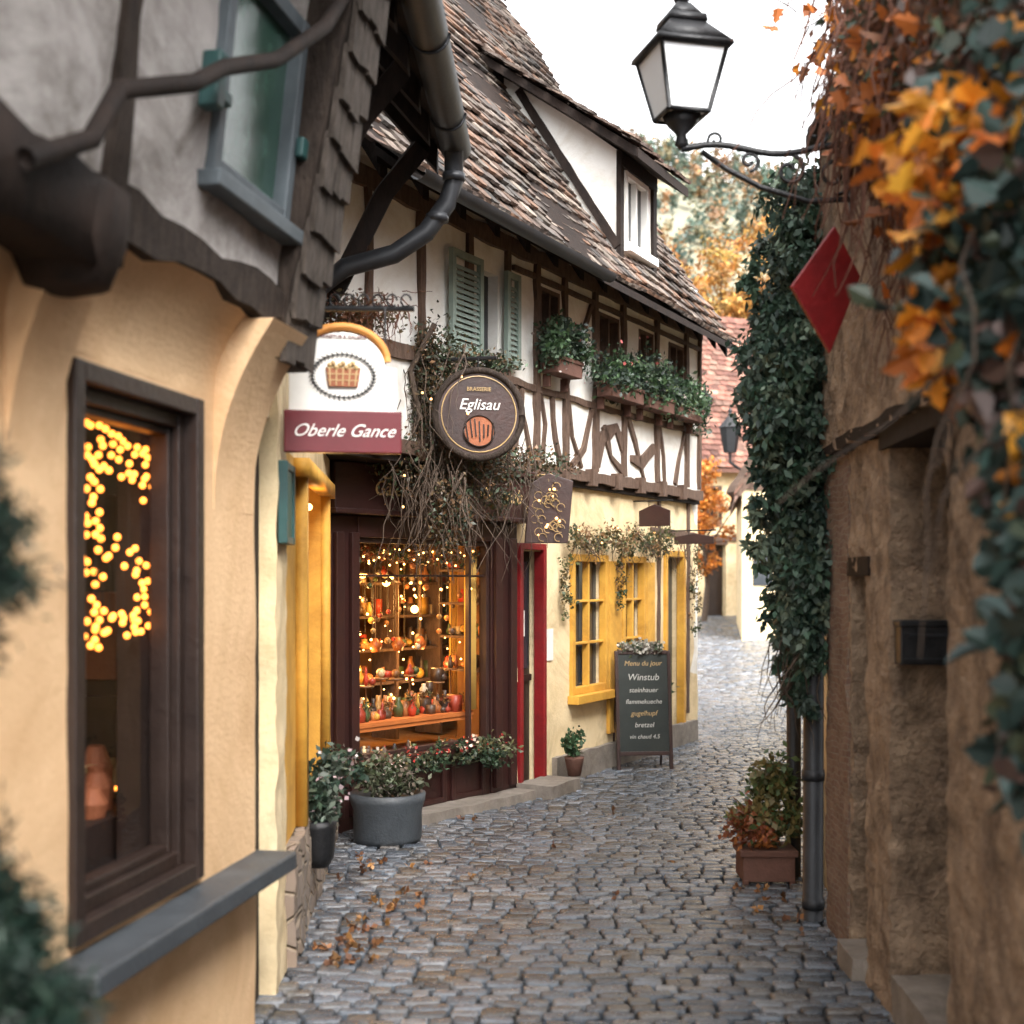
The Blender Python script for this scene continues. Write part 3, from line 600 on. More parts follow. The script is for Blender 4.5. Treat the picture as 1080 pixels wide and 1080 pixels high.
b=MB(); b.hexa([UF(0,2.40,0),UF(L,2.40,0),UF(L,2.40,-.9),UF(0,2.40,-.9),UF(0,2.458,0),UF(L,2.458,0),UF(L,2.458,-.9),UF(0,2.458,-.9)]); b.build('jetty_floor',H3,'timber')
b=MB()
def shut(b,fr,a,c,z0,z1,d=.035):
    frame(b,fr,a,c,z0,z1,.045,d,d+.035)
    n=int((z1-z0-.1)/.04)
    for i in range(n):
        z=z0+.05+i*.04; b.hexa([fr(a+.04,z,d+.03),fr(c-.04,z,d+.03),fr(c-.04,z,d+.02),fr(a+.04,z,d+.02),fr(a+.04,z+.035,d+.01),fr(c-.04,z+.035,d+.01),fr(c-.04,z+.035,d),fr(a+.04,z+.035,d)])
shut(b,UF,1.62,2.05,3.2,3.9); shut(b,UF,2.41,2.62,3.2,3.9)
b.build('window_shutters',H3,'shutter')
E=Fr((-.79,7.6),(2.15,13.6)); k=1.53
def er(s,t,off=0): return E(s,4.15+k*t+off,-t)
b=MB(); b.hexa([er(0,-.02,-.09),er(E.L,-.02,-.09),er(E.L,3.5,-.09),er(0,3.5,-.09),er(0,-.02,-.01),er(E.L,-.02,-.01),er(E.L,3.5,-.01),er(0,3.5,-.01)])
for i in range(14):
    s=.1+i*.49; b.hexa([er(s,.02,-.2),er(s+.08,.02,-.2),er(s+.08,.5,-.2),er(s,.5,-.2),er(s,.02,-.095),er(s+.08,.02,-.095),er(s+.08,.5,-.095),er(s,.5,-.095)])
b.hexa([er(E.L-.02,-.05,-.16),er(E.L+.03,-.05,-.16),er(E.L+.03,3.5,-.16),er(E.L-.02,3.5,-.16),er(E.L-.02,-.05,.0),er(E.L+.03,-.05,.0),er(E.L+.03,3.5,.0),er(E.L-.02,3.5,.0)])
b.build('roof_structure',H3,'timber')
upv=Vector(er(0,1))-Vector(er(0,0)); hyp=math.hypot(1,k)
PAL=[(.15,.105,.085),(.20,.125,.09),(.14,.11,.095),(.25,.14,.09),(.12,.105,.095),(.22,.17,.14),(.28,.23,.19)]
b=MB(); tiles(b,er(0,.0,.0),(E.d.x,E.d.y,0),upv,E.L,3.5*hyp,.135,.125,PAL,lambda a,u:(4.2<a<5.0 and .27<u/hyp<1.15),.09)
up2=Vector(E(0,4.15,0))-Vector(E(0,3.95,.25)); tiles(b,E(0,3.97,.23),(E.d.x,E.d.y,0),up2,E.L,.30,.135,.125,PAL)
b.build('roof_tiles',H3,'tile')
b=MB(); b.hexa([E(0,3.90,.24),E(E.L,3.90,.24),E(E.L,4.1,-.02),E(0,4.1,-.02),E(0,3.955,.24),E(E.L,3.955,.24),E(E.L,4.15,-.02),E(0,4.15,-.02)]); b.build('eave_boards',H3,'timber')
b=MB(); b.hexa([er(0,3.5,-.05),er(E.L,3.5,-.05),E(E.L,3.5,-7),E(0,3.5,-7),er(0,3.5,.04),er(E.L,3.5,.04),E(E.L,3.6,-7.1),E(0,3.6,-7.1)]); b.build('roof_back_slope',H3,'terracotta')
b=MB(); vs=[];fs=[];n=16
for i in range(n+1):
    s=2.9*i/n
    for q in range(7):
        a=math.pi*q/6; vs.append(E(s,3.95-.055*math.sin(a),.29-.055*math.cos(a)))
    if i:
        for q in range(6): z=(i-1)*7+q; fs.append((z,z+1,z+8,z+7))
b.add(vs,fs); b.build('roof_gutter',H3,'zinc',True)
b=MB(); ds0,ds1=4.18,5.02
for s in (ds0,ds1):
    b.add([E(s,4.36,-.15),E(s,5.33,-.15),E(s,6.2,-1.25),E(s,4.15+k*1.25,-1.25),E(s+.04,4.36,-.15),E(s+.04,5.33,-.15),E(s+.04,6.2,-1.25),E(s+.04,4.15+k*1.25,-1.25)],[(0,1,2,3),(7,6,5,4),(0,4,5,1),(1,5,6,2)])
b.wall(E,ds0+.04,ds1,4.36,5.33,-.2,-.15,[(4.32,4.88,4.55,5.2)],.2,.004); b.build('dormer_walls',H3,'white')
b=MB(); b.box(E,4.36,4.84,4.59,5.16,-.2,-.19); b.build('dormer_pane',H3,'glassd')
b=MB(); frame(b,E,4.32,4.88,4.55,5.2,.045,-.2,-.13); b.box(E,4.585,4.615,4.6,5.15,-.19,-.14); b.box(E,4.25,4.95,4.48,4.55,-.15,-.06); b.build('dormer_window_frame',H3,'wp')
b=MB(); b.box(E,ds0-.02,ds0+.06,4.38,5.33,-.16,-.12); b.box(E,ds1-.04,ds1+.05,4.38,5.33,-.16,-.12); b.box(E,ds0-.02,ds1+.05,5.2,5.32,-.148,-.115)
b.hexa([E(3.92,5.16,.13),E(5.22,5.16,.13),E(5.22,6.26,-1.42),E(3.92,6.26,-1.42),E(3.92,5.24,.13),E(5.22,5.24,.13),E(5.22,6.34,-1.42),E(3.92,6.34,-1.42)])
b.beam(Fr(E(ds0,0,-.15)[:2],E(ds0,0,-1.2)[:2]),[(.0,4.5),(.95,6.0)],.07,-.03,.02)
b.build('dormer_timber_roof_boards',H3,'timber')
b=MB(); upd=Vector(E(0,6.34,-1.42))-Vector(E(0,5.24,.13)); tiles(b,E(3.9,5.25,.15),(E.d.x,E.d.y,0),upd,1.33,1.95,.14,.13,[(.22,.15,.12),(.28,.2,.16),(.19,.15,.13)]); b.build('dormer_tiles',H3,'tile')
def wbox(name,fr,s0,s1,z,n,pal=None,r=.14):
    e=empty(name,fr((s0+s1)/2,z,.15))
    b=MB(); b.box(fr,s0,s1,z-.1,z+.02,.06,.2); b.box(fr,s0-.01,s1+.01,z+.0,z+.03,.05,.21); b.box(fr,s0+.05,s0+.08,z-.2,z-.1,.04,.1); b.box(fr,s1-.08,s1-.05,z-.2,z-.1,.04,.1); b.build('trough',e,'terracotta',False,.005)
    bl=[]; m=max(1,int((s1-s0)/.16))
    for i in range(m+1):
        p=fr(s0+(s1-s0)*i/m+U(-.03,.03),z+.09+U(-.06,.09),.15+U(-.03,.05)); q=U(.75,1.25); bl.append((*p,r*.8*q,r*.8*q,r*q,n//(m+1)))
    leaves('foliage',e,bl,.05,pal or [(.03,.065,.03),(.05,.095,.04),(.035,.055,.04),(.07,.11,.06)],.4)
    leaves('flowers',e,[(x,y,zz,a*1.1,c*1.1,d*1.1,15) for x,y,zz,a,c,d,_ in bl],.028,[(.4,.1,.09),(.5,.42,.38),(.18,.24,.1)],.5,0,1,3)
wbox('flower_box',UF,2.98,3.42,3.33,1600,r=.18); wbox('flower_box',UF,4.0,4.7,3.27,2600,r=.20); wbox('flower_box',UF,4.85,5.45,3.27,2400,r=.19); wbox('flower_box',UF,5.6,6.25,3.27,2400,r=.19)
wbox('flower_box',G,2.0,2.55,.62,500,r=.1)
GV=empty('garland_vine',G(1.5,2,.1))
leaves('leaves',GV,[(*G(.8+i*.16,1.98+.05*math.sin(i*1.7),.1),.09,.09,.09,150) for i in range(14)]+[(*G(.72,1.8-.1*i,.08),.05,.05,.08,60) for i in range(5)]+[(*G(1.82,1.85-.1*i,.08),.05,.05,.08,60) for i in range(5)]+[(*G(3.75,2.0-.12*i,.08),.06,.06,.08,60) for i in range(8)],.035,[(.09,.10,.04),(.16,.12,.05),(.2,.11,.05),(.05,.07,.03)],.6)
b=MB(); [twigs(b,6,G(.8+i*.2,2.0,.08),(.1,.1,.05),.3,.004,.15) for i in range(15)]; b.build('stems',GV,'bark')
b=MB(); [b.ball(G(U(.7,3),U(1.85,2.1),.16),.008) for i in range(6)]; b.build('bulbs',GV,'bulb3')
for nm,s,z,w,h,m in (('hanging_shop_sign',2.3,2.12,.3,.2,'maroon'),('hanging_shop_sign',3.2,1.98,.4,.1,'signbrown')):
    e=empty(nm,G(s,z,.2)); b=MB(); P0=Vector(G(s,z,.06)); b.prism([(0,0),(w,0),(w,h*.7),(w*.5,h),(0,h*.7)],P0,(G.n.x,G.n.y,0),(0,0,1),(-G.d.x,-G.d.y,0),.02); b.build('board',e,m,False,.004)
    b=MB(); b.tube([G(s,z+h+.03,0),G(s,z+h+.03,w+.08)],.007,5); b.tube([G(s,z+h+.03,w*.5),G(s,z+h*.9,w*.5)],.004,4); b.build('bracket',e,'iron')
e=empty('lantern_sign_panel',(.26,9.9,2.15)); b=MB(); b.prism([(-.17,-.24),(.15,-.24),(.19,.22),(.0,.28),(-.13,.2)],(.26,9.85,2.15),(1,.1,0),(0,0,1),(.1,-1,0),.05); b.build('panel',e,'signbrown',False,.006)
b=MB(); [b.ball((.26+U(-.13,.13),9.79,2.15+U(-.2,.18)),U(.006,.012)) for i in range(9)]; b.build('lights',e,'bulb3')
b=MB()
for i in range(24):
    x,z=.26+U(-.13,.13),2.15+U(-.2,.18); b.tube([(x+.03*math.cos(a),9.79,z+.03*math.sin(a)) for a in np.linspace(0,5,9)],.003,4)
b.tube([(.1,10.1,2.42),(.3,9.85,2.42)],.01,5); b.build('ornament',e,'gold')
e=empty('round_hanging_sign',(-.22,8.6,2.7)); c=Vector((-.22,8.6,2.71)); ex=Vector((.98,.2,0)).normalized(); en=Vector((.2,-.98,0)).normalized()
circ=lambda r,n=40:[(r*math.cos(2*math.pi*i/n),r*math.sin(2*math.pi*i/n)) for i in range(n)]
one(lambda b:b.prism(circ(.285),c-en*.03,ex,ez,en,.06),'disc',e,'signbrown',False,.006)
b=MB(); b.tube([c+ex*x+ez*z+en*.03 for x,z in circ(.285)+[circ(.285)[0]]],.022,8); b.build('rim',e,'timberd',True)
b=MB(); b.tube([c+ex*x+ez*z+en*.033 for x,z in circ(.245)+[circ(.245)[0]]],.004,5); b.build('inner_ring',e,'gold')
one(lambda b:b.prism(circ(.10),c-ez*.11+en*.03,ex,ez,en,.012),'emblem',e,'basket')
b=MB()
for i in range(7): b.tube([c+ex*(-.09+.03*i)+ez*(-.05+.02*math.sin(i))+en*.045,c+ex*(-.07+.025*i)+ez*(-.16-.02*math.cos(i*2))+en*.045],.006,4)
b.tube([c+ex*x-ez*.11+ez*z+en*.045 for x,z in circ(.10)+[circ(.10)[0]]],.005,4); b.build('emblem_lines',e,'dark')
rt=(math.pi/2,0,math.atan2(ex.y,ex.x)); text('Eglisau',c+ez*.06+en*.035,rt,.10,'wp',e,.3); text('BRASSERIE',c+ez*.16+en*.035,rt,.035,'gold',e)
b=MB(); b.tube([(-.75,8.75,3.08),(-.1,8.6,3.08)],.012,6); b.tube([(-.22,8.62,3.08),(-.22,8.6,2.98)],.006,4); b.tube([(-.7,8.75,2.8),(-.45,8.68,3.06)],.008,4); b.build('bracket',e,'iron')
V1=empty('climbing_vine',(-.5,8.7,2.6))
b=MB(); twigs(b,190,(-.55,8.70,2.75),(.25,.12,.45),.7,.005,.18); twigs(b,90,(-.25,8.92,2.4),(.40,.15,.2),.6,.005,.25); twigs(b,40,(-.45,8.6,2.25),(.15,.1,.1),.55,.006,.3)
b.tube([(-.75,8.75,2.4),(-.6,8.65,2.7),(-.66,8.62,3.0),(-.5,8.6,3.3)],.02,6); b.build('stems',V1,'bark')
leaves('leaves',V1,[(-.55,8.72,2.95,.26,.10,.36,4200),(-.4,8.85,2.42,.36,.12,.22,4200),(-.40,8.6,2.05,.12,.1,.24,1100),(-.75,8.7,2.5,.2,.15,.25,1300),(-.05,9.2,2.45,.45,.2,.10,1600),(-.1,9.1,2.2,.1,.1,.12,400),(-.18,8.78,3.08,.22,.08,.07,700)],.034,[(.07,.06,.03),(.12,.08,.04),(.05,.055,.035),(.16,.09,.045),(.03,.04,.02),(.05,.075,.04),(.06,.09,.05)],.55)
b=MB(); [b.ball((-.5+U(-.35,.3),8.48+U(0,.1),2.6+U(-.5,.6)),.008) for i in range(9)]; b.build('string_bulbs',V1,'bulb3')

# planters
e=empty('stone_planter',(-.78,8.32,0)); b=MB(); b.lathe((-.78,8.32,0),[(.2,0),(.215,.04),(.215,.2),(.235,.26),(.24,.31),(.2,.31),(.19,.27)],20); b.build('tub',e,'slate',True)
leaves('foliage',e,[(-.82,8.32,.4,.18,.15,.12,900),(-.68,8.3,.36,.1,.1,.08,300)],.045,[(.06,.08,.04),(.10,.11,.07),(.18,.15,.12),(.05,.06,.03)],.4); leaves('flowers',e,[(-.8,8.3,.45,.18,.14,.1,40)],.028,[(.5,.4,.36),(.4,.15,.15)],.5,0,1,3)
e=empty('hanging_planter',(-.96,6.5,.4)); b=MB(); b.lathe((-.94,6.45,.3),[(.05,-.05),(.075,0),(.085,.14),(.09,.17)],14); b.tube([(-1.02,6.45,.42),(-.94,6.45,.44)],.01,5); b.build('pot',e,'iron',True)
leaves('foliage',e,[(-.94,6.5,.56,.10,.13,.12,800),(-.92,6.9,.66,.12,.14,.1,600)],.045,[(.05,.08,.05),(.10,.13,.10),(.03,.06,.04)],.4); leaves('flowers',e,[(-.92,6.5,.6,.11,.14,.12,40),(-.9,6.9,.7,.12,.14,.1,40)],.026,[(.6,.56,.54),(.4,.3,.32)],.5,0,1,3)
e=empty('window_plants',S(.9,.4,.15)); leaves('foliage',e,[(*S(.35+i*.2,.42,.09),.09,.09,.08,160) for i in range(7)]+[(*S(1.5,.40,.12),.13,.12,.1,400)],.04,[(.05,.09,.05),(.09,.10,.05),(.03,.06,.03)],.5); leaves('flowers',e,[(*S(.35+i*.2,.46,.1),.09,.09,.06,18) for i in range(7)],.026,[(.5,.06,.05),(.6,.5,.4)],.5,0,1,3)
e=empty('flower_pot',G(.55,0,.25)); p=G(.55,.1,.22); b=MB(); b.lathe((p[0],p[1],0.1),[(.05,0),(.075,.13),(.08,.15)],14); b.build('pot',e,'terracotta',True); leaves('foliage',e,[(p[0],p[1],.33,.09,.09,.1,300)],.05,[(.04,.09,.04),(.06,.12,.05)],.4)

# chalkboard
cx,cyy=1.13,11.5
e=empty('chalkboard_sign',(cx,cyy,0))
ex=Vector((.99,.12,0)).normalized(); en=Vector((.12,-.99,0)).normalized(); tilt=(ez*1-en*.12).normalized(); o=Vector((cx,cyy,.0))+en*.1
b=MB(); b.prism([(-.22,.16),(.22,.16),(.22,1.0),(-.22,1.0)],o,ex,tilt,en,.02); b.build('board',e,'black')
b=MB()
for a in (-.245,.215): b.prism([(a,0),(a+.03,0),(a+.03,1.03),(a,1.03)],o-en*.003,ex,tilt,en,.032)
for z in (.13,1.0): b.prism([(-.215,z),(.215,z),(.215,z+.035),(-.215,z+.035)],o-en*.001,ex,tilt,en,.028)
for a in (-.22,.21): b.tube([o+ex*a+tilt*1.0,o+ex*a-en*.3],.012,5)
b.build('frame',e,'signbrown',False,.004)
rt=Matrix((ex,tilt,ex.cross(tilt))).transposed().to_euler()
for i,(t,z_,sz) in enumerate((('Menu du jour',.92,.06),('Winstub',.80,.08),('steinhauer',.69,.06),('flammekueche',.59,.055),('gugelhupf',.49,.06),('bretzel',.39,.06),('vin chaud 4.5',.29,.05))):
    text(t,o+tilt*z_+en*.021,rt,sz,'chalk' if i%4 else 'gold',e,.2,.0008)
leaves('flowers',e,[(cx-.02,cyy+.02,1.05,.2,.06,.05,700)],.035,[(.5,.48,.43),(.1,.14,.08),(.33,.3,.25)],.5,0,.9,10)

# ------------------------------------------------------------ RIGHT HOUSE
H4=empty('rough_plaster_house',(1.8,4.5,0)); R=Fr((1.12,0),(1.50,6.32),-1)
b=MB(); b.wall(R,-2,3.0,0,2.2,-.45,0,[],.1,.016,8); b.wall(R,3.0,5.78,0,2.2,-.45,0,[(4.18,5.0,0,2.2),(5.42,5.74,0,1.68)],.020,.015,11); b.rbox(R,-2,4.0,2.22,3.72,-.45,.035,.08,.018,6); b.rbox(R,4.0,6.32,2.22,3.72,-.45,.035,.022,.015,11); b.build('rough_plaster_wall',H4,'ochre',True)
one(lambda b:b.wall(R,5.78,6.32,0,2.2,-.45,.005,(),.03,.014,8),'brick_pier',H4,'brick',True)
b=MB(); b.box(R,4.0,5.1,2.14,2.26,-.44,.02); b.box(R,5.36,5.8,1.66,1.74,-.4,.008); b.beam(R,[(4.0,2.24),(6.3,2.24)],.045,-.02,.042,.3); b.build('timber_lintels',H4,'timber')
b=MB(); b.box(R,4.1,5.1,0,2.2,-.5,-.44); b.box(R,5.4,5.78,0,1.7,-.3,-.2); 
for i in range(6): b.box(R,4.2+i*.13,4.31+i*.13,.2,2.1,-.44,-.425)
b.build('wooden_doors',H4,'dark')
b=MB(); b.rbox(R,4.2,4.98,-.02,.17,-.44,.0,.06,.008); b.rbox(R,5.42,5.74,-.02,.1,-.3,.06,.06,.008); b.build('door_step',H4,'stonestep',True)
b=MB(); b.rbox(R,-2,6.4,3.72,3.78,-.5,.09,.1,.005); b.build('coping',H4,'timberd')
b=MB(); b.box(R,-2,6.32,0,3.7,-3.2,-3.0); b.box(R,6.1,6.32,0,3.7,-3.0,-.45); b.build('rear_walls',H4,'cream2')
b=MB(); b.hexa([R(-2,3.79,0),R(6.32,3.79,0),R(6.32,5.6,-1.6),R(-2,5.6,-1.6),R(-2,3.85,0),R(6.32,3.85,0),R(6.32,5.7,-1.6),R(-2,5.7,-1.6)]); b.hexa([R(-2,5.6,-1.6),R(6.32,5.6,-1.6),R(6.32,3.7,-3.3),R(-2,3.7,-3.3),R(-2,5.7,-1.6),R(6.32,5.7,-1.6),R(6.32,3.8,-3.3),R(-2,3.8,-3.3)]); b.build('roof',H4,'timberd')
e=empty('letter_box',(1.53,4.96,1.4)); b=MB(); b.aabox(1.435,1.64,4.90,4.985,1.33,1.49); b.aabox(1.43,1.645,4.893,4.99,1.47,1.495); b.build('box',e,'iron',False,.006); b=MB(); b.aabox(1.46,1.62,4.892,4.899,1.435,1.445); b.aabox(1.45,1.63,4.894,4.899,1.35,1.355); b.build('slot',e,'zinc')
e=empty('drainpipe',(1.43,6.45,0)); b=MB(); b.tube([(1.455,6.42,0),(1.46,6.42,1.5),(1.47,6.42,3.6)],.05,12); 
for z in (.08,.7,1.35,2.6): b.lathe((1.457,6.42,z),[(.055,-.025),(.057,0),(.055,.025)],12)
b.build('pipe',e,'zinc',True)
e=empty('drainpipe',(1.53,7.4,0)); b=MB(); b.tube([(1.56,7.35,0),(1.56,7.35,3.4)],.04,12); [b.lathe((1.56,7.35,z),[(.05,-.02),(.05,.02)],12) for z in (.3,1.2)]; b.build('pipe',e,'iron',True)
H5=empty('ivy_covered_house',(2.5,9,0)); I1=Fr((1.60,6.5),(1.78,8.0),-1); I2=Fr((1.78,8),(4.1,14),-1)
b=MB(); b.rbox(I1,0,1.51,0,3.6,-.3,0,.08,.015,6); b.rbox(I2,0,6.4,0,3.6,-.3,0,.2,.015,6); b.build('walls',H5,'cream2',True)
b=MB(); b.hexa([I2(-.0,3.5,.2),I2(6.5,3.5,.2),I2(6.5,6,-2.4),I2(-.0,6,-2.4),I2(-.0,3.6,.2),I2(6.5,3.6,.2),I2(6.5,6.1,-2.4),I2(-.0,6.1,-2.4)]); b.build('roof',H5,'terracotta')
b=MB()
for s in (1,3,4.6): b.box(I2,s,s+.8,1.0,2.1,.001,.01)
b.build('windows',H5,'glassd')
IV=empty('ivy',(1.4,6.4,0))
bl=[]
for i in range(80):
    t=i/79; z=1.38+2.15*t; w=.19*min(1,.3+(z-1.25)/1.0)*(1.0 if z<3.1 else .85); x=1.375+.05*math.sin(t*9)+U(-.08,.08); bl.append((x,6.38+U(-.12,.2),z+U(-.06,.06),w,w,.15,360))
for i in range(14): bl.append((1.39+U(-.05,.05),6.4+U(-.08,.1),1.45-.03*i,.06,.07,.10,120))
for i in range(9): bl.append((1.16+U(-.03,.05),6.4,1.8+.18*i,.05,.1,.1,130))
for i in range(7): bl.append((1.52+U(-.03,.05),6.15,2.2+.18*i,.05,.12,.12,160))
leaves('foliage',IV,bl,.05,[(.05,.10,.065),(.075,.135,.09),(.03,.06,.045),(.15,.20,.14),(.09,.13,.10)],.26,1.3,.5)
b=MB(); twigs(b,40,(1.38,6.4,1.4),(.1,.12,.2),.5,.005,.3); b.tube([(1.50,6.5,0),(1.48,6.5,1),(1.50,6.5,2.2),(1.5,6.5,3.5)],.02,6); b.build('stems',IV,'bark')
e=empty('wooden_planter',(1.38,7.4,0)); b=MB(); b.aabox(1.24,1.52,7.12,7.36,.02,.18); b.aabox(1.225,1.535,7.105,7.375,.155,.19); b.aabox(1.24,1.27,7.115,7.15,0,.03);b.aabox(1.49,1.52,7.115,7.15,0,.03); b.build('box',e,'terracotta',False,.006)
leaves('foliage',e,[(1.38,7.24,.34,.17,.13,.15,800),(1.43,7.26,.52,.13,.11,.14,700)],.05,[(.12,.13,.04),(.07,.11,.04),(.2,.16,.06)],.4); leaves('autumn_flowers',e,[(1.30,7.2,.30,.13,.11,.12,700)],.04,[(.3,.09,.03),(.38,.14,.04),(.2,.06,.03)],.4)
e=empty('diamond_sign',(1.22,5.2,2.79)); ex=Vector((.95,.3,0)).normalized(); en=Vector((.3,-.95,0)).normalized()
one(lambda b:b.prism([(.04,.25),(-.15,-.0),(.02,-.25),(.155,.06)],(1.22,5.2,2.78),ex,ez,en,.02),'plate',e,'red',False,.004)
b=MB(); b.tube([(1.26,5.22,2.8),(1.48,5.25,2.8)],.012,6); b.build('bracket',e,'iron')
e=empty('wall_lantern',(.72,5.6,3.5)); cx,cy=.715,5.6
def fr4(b,hw0,hw1,z0,z1,rot=.25):
    P=[]
    for hw,z in ((hw0,z0),(hw1,z1)):
        for q in range(4):
            a=rot+math.pi/4+q*math.pi/2; P.append((cx+hw*1.414*math.cos(a),cy+hw*1.414*math.sin(a),z))
    b.hexa(P); return P
b=MB(); P=fr4(b,.088,.145,3.60,3.86); b.build('glass_panes',e,'lampglass')
b=MB()
for q in range(4): b.tube([P[q],P[q+4]],.010,5); b.tube([P[q],P[(q+1)%4]],.011,5); b.tube([P[q+4],P[4+(q+1)%4]],.013,5)
fr4(b,.168,.163,3.86,3.88); fr4(b,.158,.075,3.882,3.98); fr4(b,.085,.08,3.98,4.01); fr4(b,.07,.03,4.01,4.07)
b.lathe((cx,cy,4.07),[(.02,0),(.035,.02),(.02,.045),(.006,.07)],10)
b.lathe((cx,cy,3.46),[(.012,0),(.03,.02),(.02,.06),(.06,.10),(.085,.14)],12)
arm=[(cx,cy,3.46)]+[(cx+t*.78,cy,3.46+.02*math.sin(t*9)) for t in np.linspace(.05,1,14)]
b.tube(arm,.014,7)
def spiral(c,r,t0,t1,n=22): return [(c[0]+r*(1-.75*i/n)*math.cos(t0+(t1-t0)*i/n),cy,c[1]+r*(1-.75*i/n)*math.sin(t0+(t1-t0)*i/n)) for i in range(n+1)]
b.tube([(1.5,cy,3.24),(1.42,cy,3.25),(1.25,cy,3.24),(1.05,cy,3.30),(.9,cy,3.38),(.8,cy,3.45)],.012,6)
b.tube(spiral((1.36,3.35),.085,-1.5,6.5),.009,5); b.tube(spiral((1.17,3.37),.07,1.6,-6),.009,5); b.tube(spiral((1.0,3.41),.045,-1.5,6),.008,5); b.tube(spiral((.86,3.50),.035,3.5,-3),.007,5)
b.tube([(1.44,cy,3.15),(1.44,cy,3.6)],.02,6); b.tube(spiral((1.28,3.53),.06,-1.6,5),.008,5)
b.build('iron_frame_and_bracket',e,'iron',True)

# autumn vine upper right
V2=empty('autumn_vine',(1.4,4.5,3.6)); b=MB()
twigs(b,120,(1.45,5.35,4.0),(.12,.25,.3),.6,.008,.35); twigs(b,260,(1.27,4.35,3.5),(.10,.6,.3),.6,.006,.35); twigs(b,26,(1.28,5.4,4.15),(.12,.2,.15),.45,.004,.05,(-.7,0,-.1)); twigs(b,50,(1.36,4.6,2.9),(.04,.3,.35),.4,.004,.3)
for x,yy in ((1.41,5.5),(1.50,5.6),(1.36,5.3),(1.44,5.2)): b.tube([(x,yy,3.35),(x+.01,yy,3.7),(x-.02,yy,4.1),(x,yy,4.8)],.026,7)
b.build('dried_stems',V2,'rust')
pal=[(.62,.22,.025),(.68,.30,.035),(.5,.14,.025),(.4,.12,.03),(.26,.10,.04)]
leaves('autumn_leaves',V2,[(1.40,5.4,4.0,.18,.3,.35,170),(1.12,5.4,4.17,.24,.2,.12,90),(1.25,4.2,3.3,.12,.5,.4,260),(1.34,4.5,2.85,.04,.4,.3,30)],.065,pal,.9,.4,.5,5,LOBE)
leaves('dried_leaves',V2,[(1.44,5.4,3.85,.14,.3,.4,500),(1.25,4.3,3.45,.12,.6,.4,2200),(1.2,3.4,3.1,.1,.4,.35,1200)],.04,[(.14,.06,.035),(.09,.05,.035),(.2,.09,.045),(.06,.05,.03),(.05,.07,.04)],.6,.8,.5,10)
V3=empty('foreground_vine',(1.15,2.8,2.2))
b=MB(); twigs(b,90,(1.1,2.8,2.45),(.1,.35,.25),.7,.005,.3); b.tube([(1.2,2.9,2.9),(1.08,2.75,2.4),(1.1,2.6,1.9),(1.05,2.5,1.4)],.010,6); b.tube([(1.2,3.2,3.2),(1.15,3.0,2.7),(1.0,2.9,2.3)],.008,6); b.build('stems',V3,'bark')
op=[(.66,.25,.02),(.72,.34,.04),(.55,.15,.02),(.6,.22,.03)]
leaves('orange_leaves',V3,[(.97,2.9,2.50,.09,.15,.09,190),(.92,2.9,2.2,.03,.1,.12,55),(1.04,2.8,2.62,.13,.15,.08,120),(1.08,3.0,2.8,.12,.2,.1,60),(1.02,2.6,1.95,.04,.1,.25,30)],.07,op,.9,.6,.5,5,LOBE)
gl=[(.03,.06,.055),(.045,.085,.075),(.055,.10,.09),(.018,.032,.028),(.10,.06,.05),(.05,.07,.04)]
leaves('green_leaves',V3,[(1.05,2.75,2.36,.12,.25,.22,900),(1.03,2.65,2.0,.07,.15,.25,480),(1.01,2.5,1.65,.07,.12,.2,360),(.99,2.5,1.35,.05,.1,.14,220),(1.12,2.9,2.75,.15,.25,.15,500)],.062,gl,.8,.7,.5,5,OVAL)

# foreground conifer
e=empty('potted_conifer',(-.77,1.8,0)); b=MB(); b.tube([(-.77,1.8,.25),(-.77,1.8,1.86)],.018,7,r1=.005); b.build('trunk',e,'bark'); b=MB(); b.lathe((-.77,1.8,0),[(.11,0),(.16,.26),(.17,.3),(.14,.3)],16); b.build('pot',e,'terracotta',True)
bl=[]
for z,r in ((1.86,.05),(1.82,.09),(1.77,.12),(1.71,.14),(1.65,.15),(1.60,.13),(1.54,.06),(1.48,.05),(1.42,.08),(1.36,.12),(1.30,.14),(1.24,.12),(1.18,.16),(1.10,.19),(1.02,.21),(.92,.24),(.8,.27),(.6,.27),(.45,.25)):
    for q in range(6):
        a=U(0,6.28); bl.append((-.79+r*.62*math.cos(a),1.8+r*.62*math.sin(a),z+U(-.03,.03),r*.42,r*.42,.035,600))
leaves('needles',e,bl,.032,[(.008,.022,.016),(.013,.034,.025),(.022,.047,.031)],.5,.1,.2)

leaves('fallen_leaves',None,[(-.72,5.9,.022,.16,.5,.004,110),(-.6,6.6,.022,.2,.5,.004,60),(-.85,7.5,.022,.15,.6,.004,50),(1.3,6.6,.022,.15,.9,.004,50),(.2,8,.022,.9,2,.004,50)],.035,[(.22,.10,.04),(.16,.07,.035),(.3,.15,.05)],.25,0,.8,5)

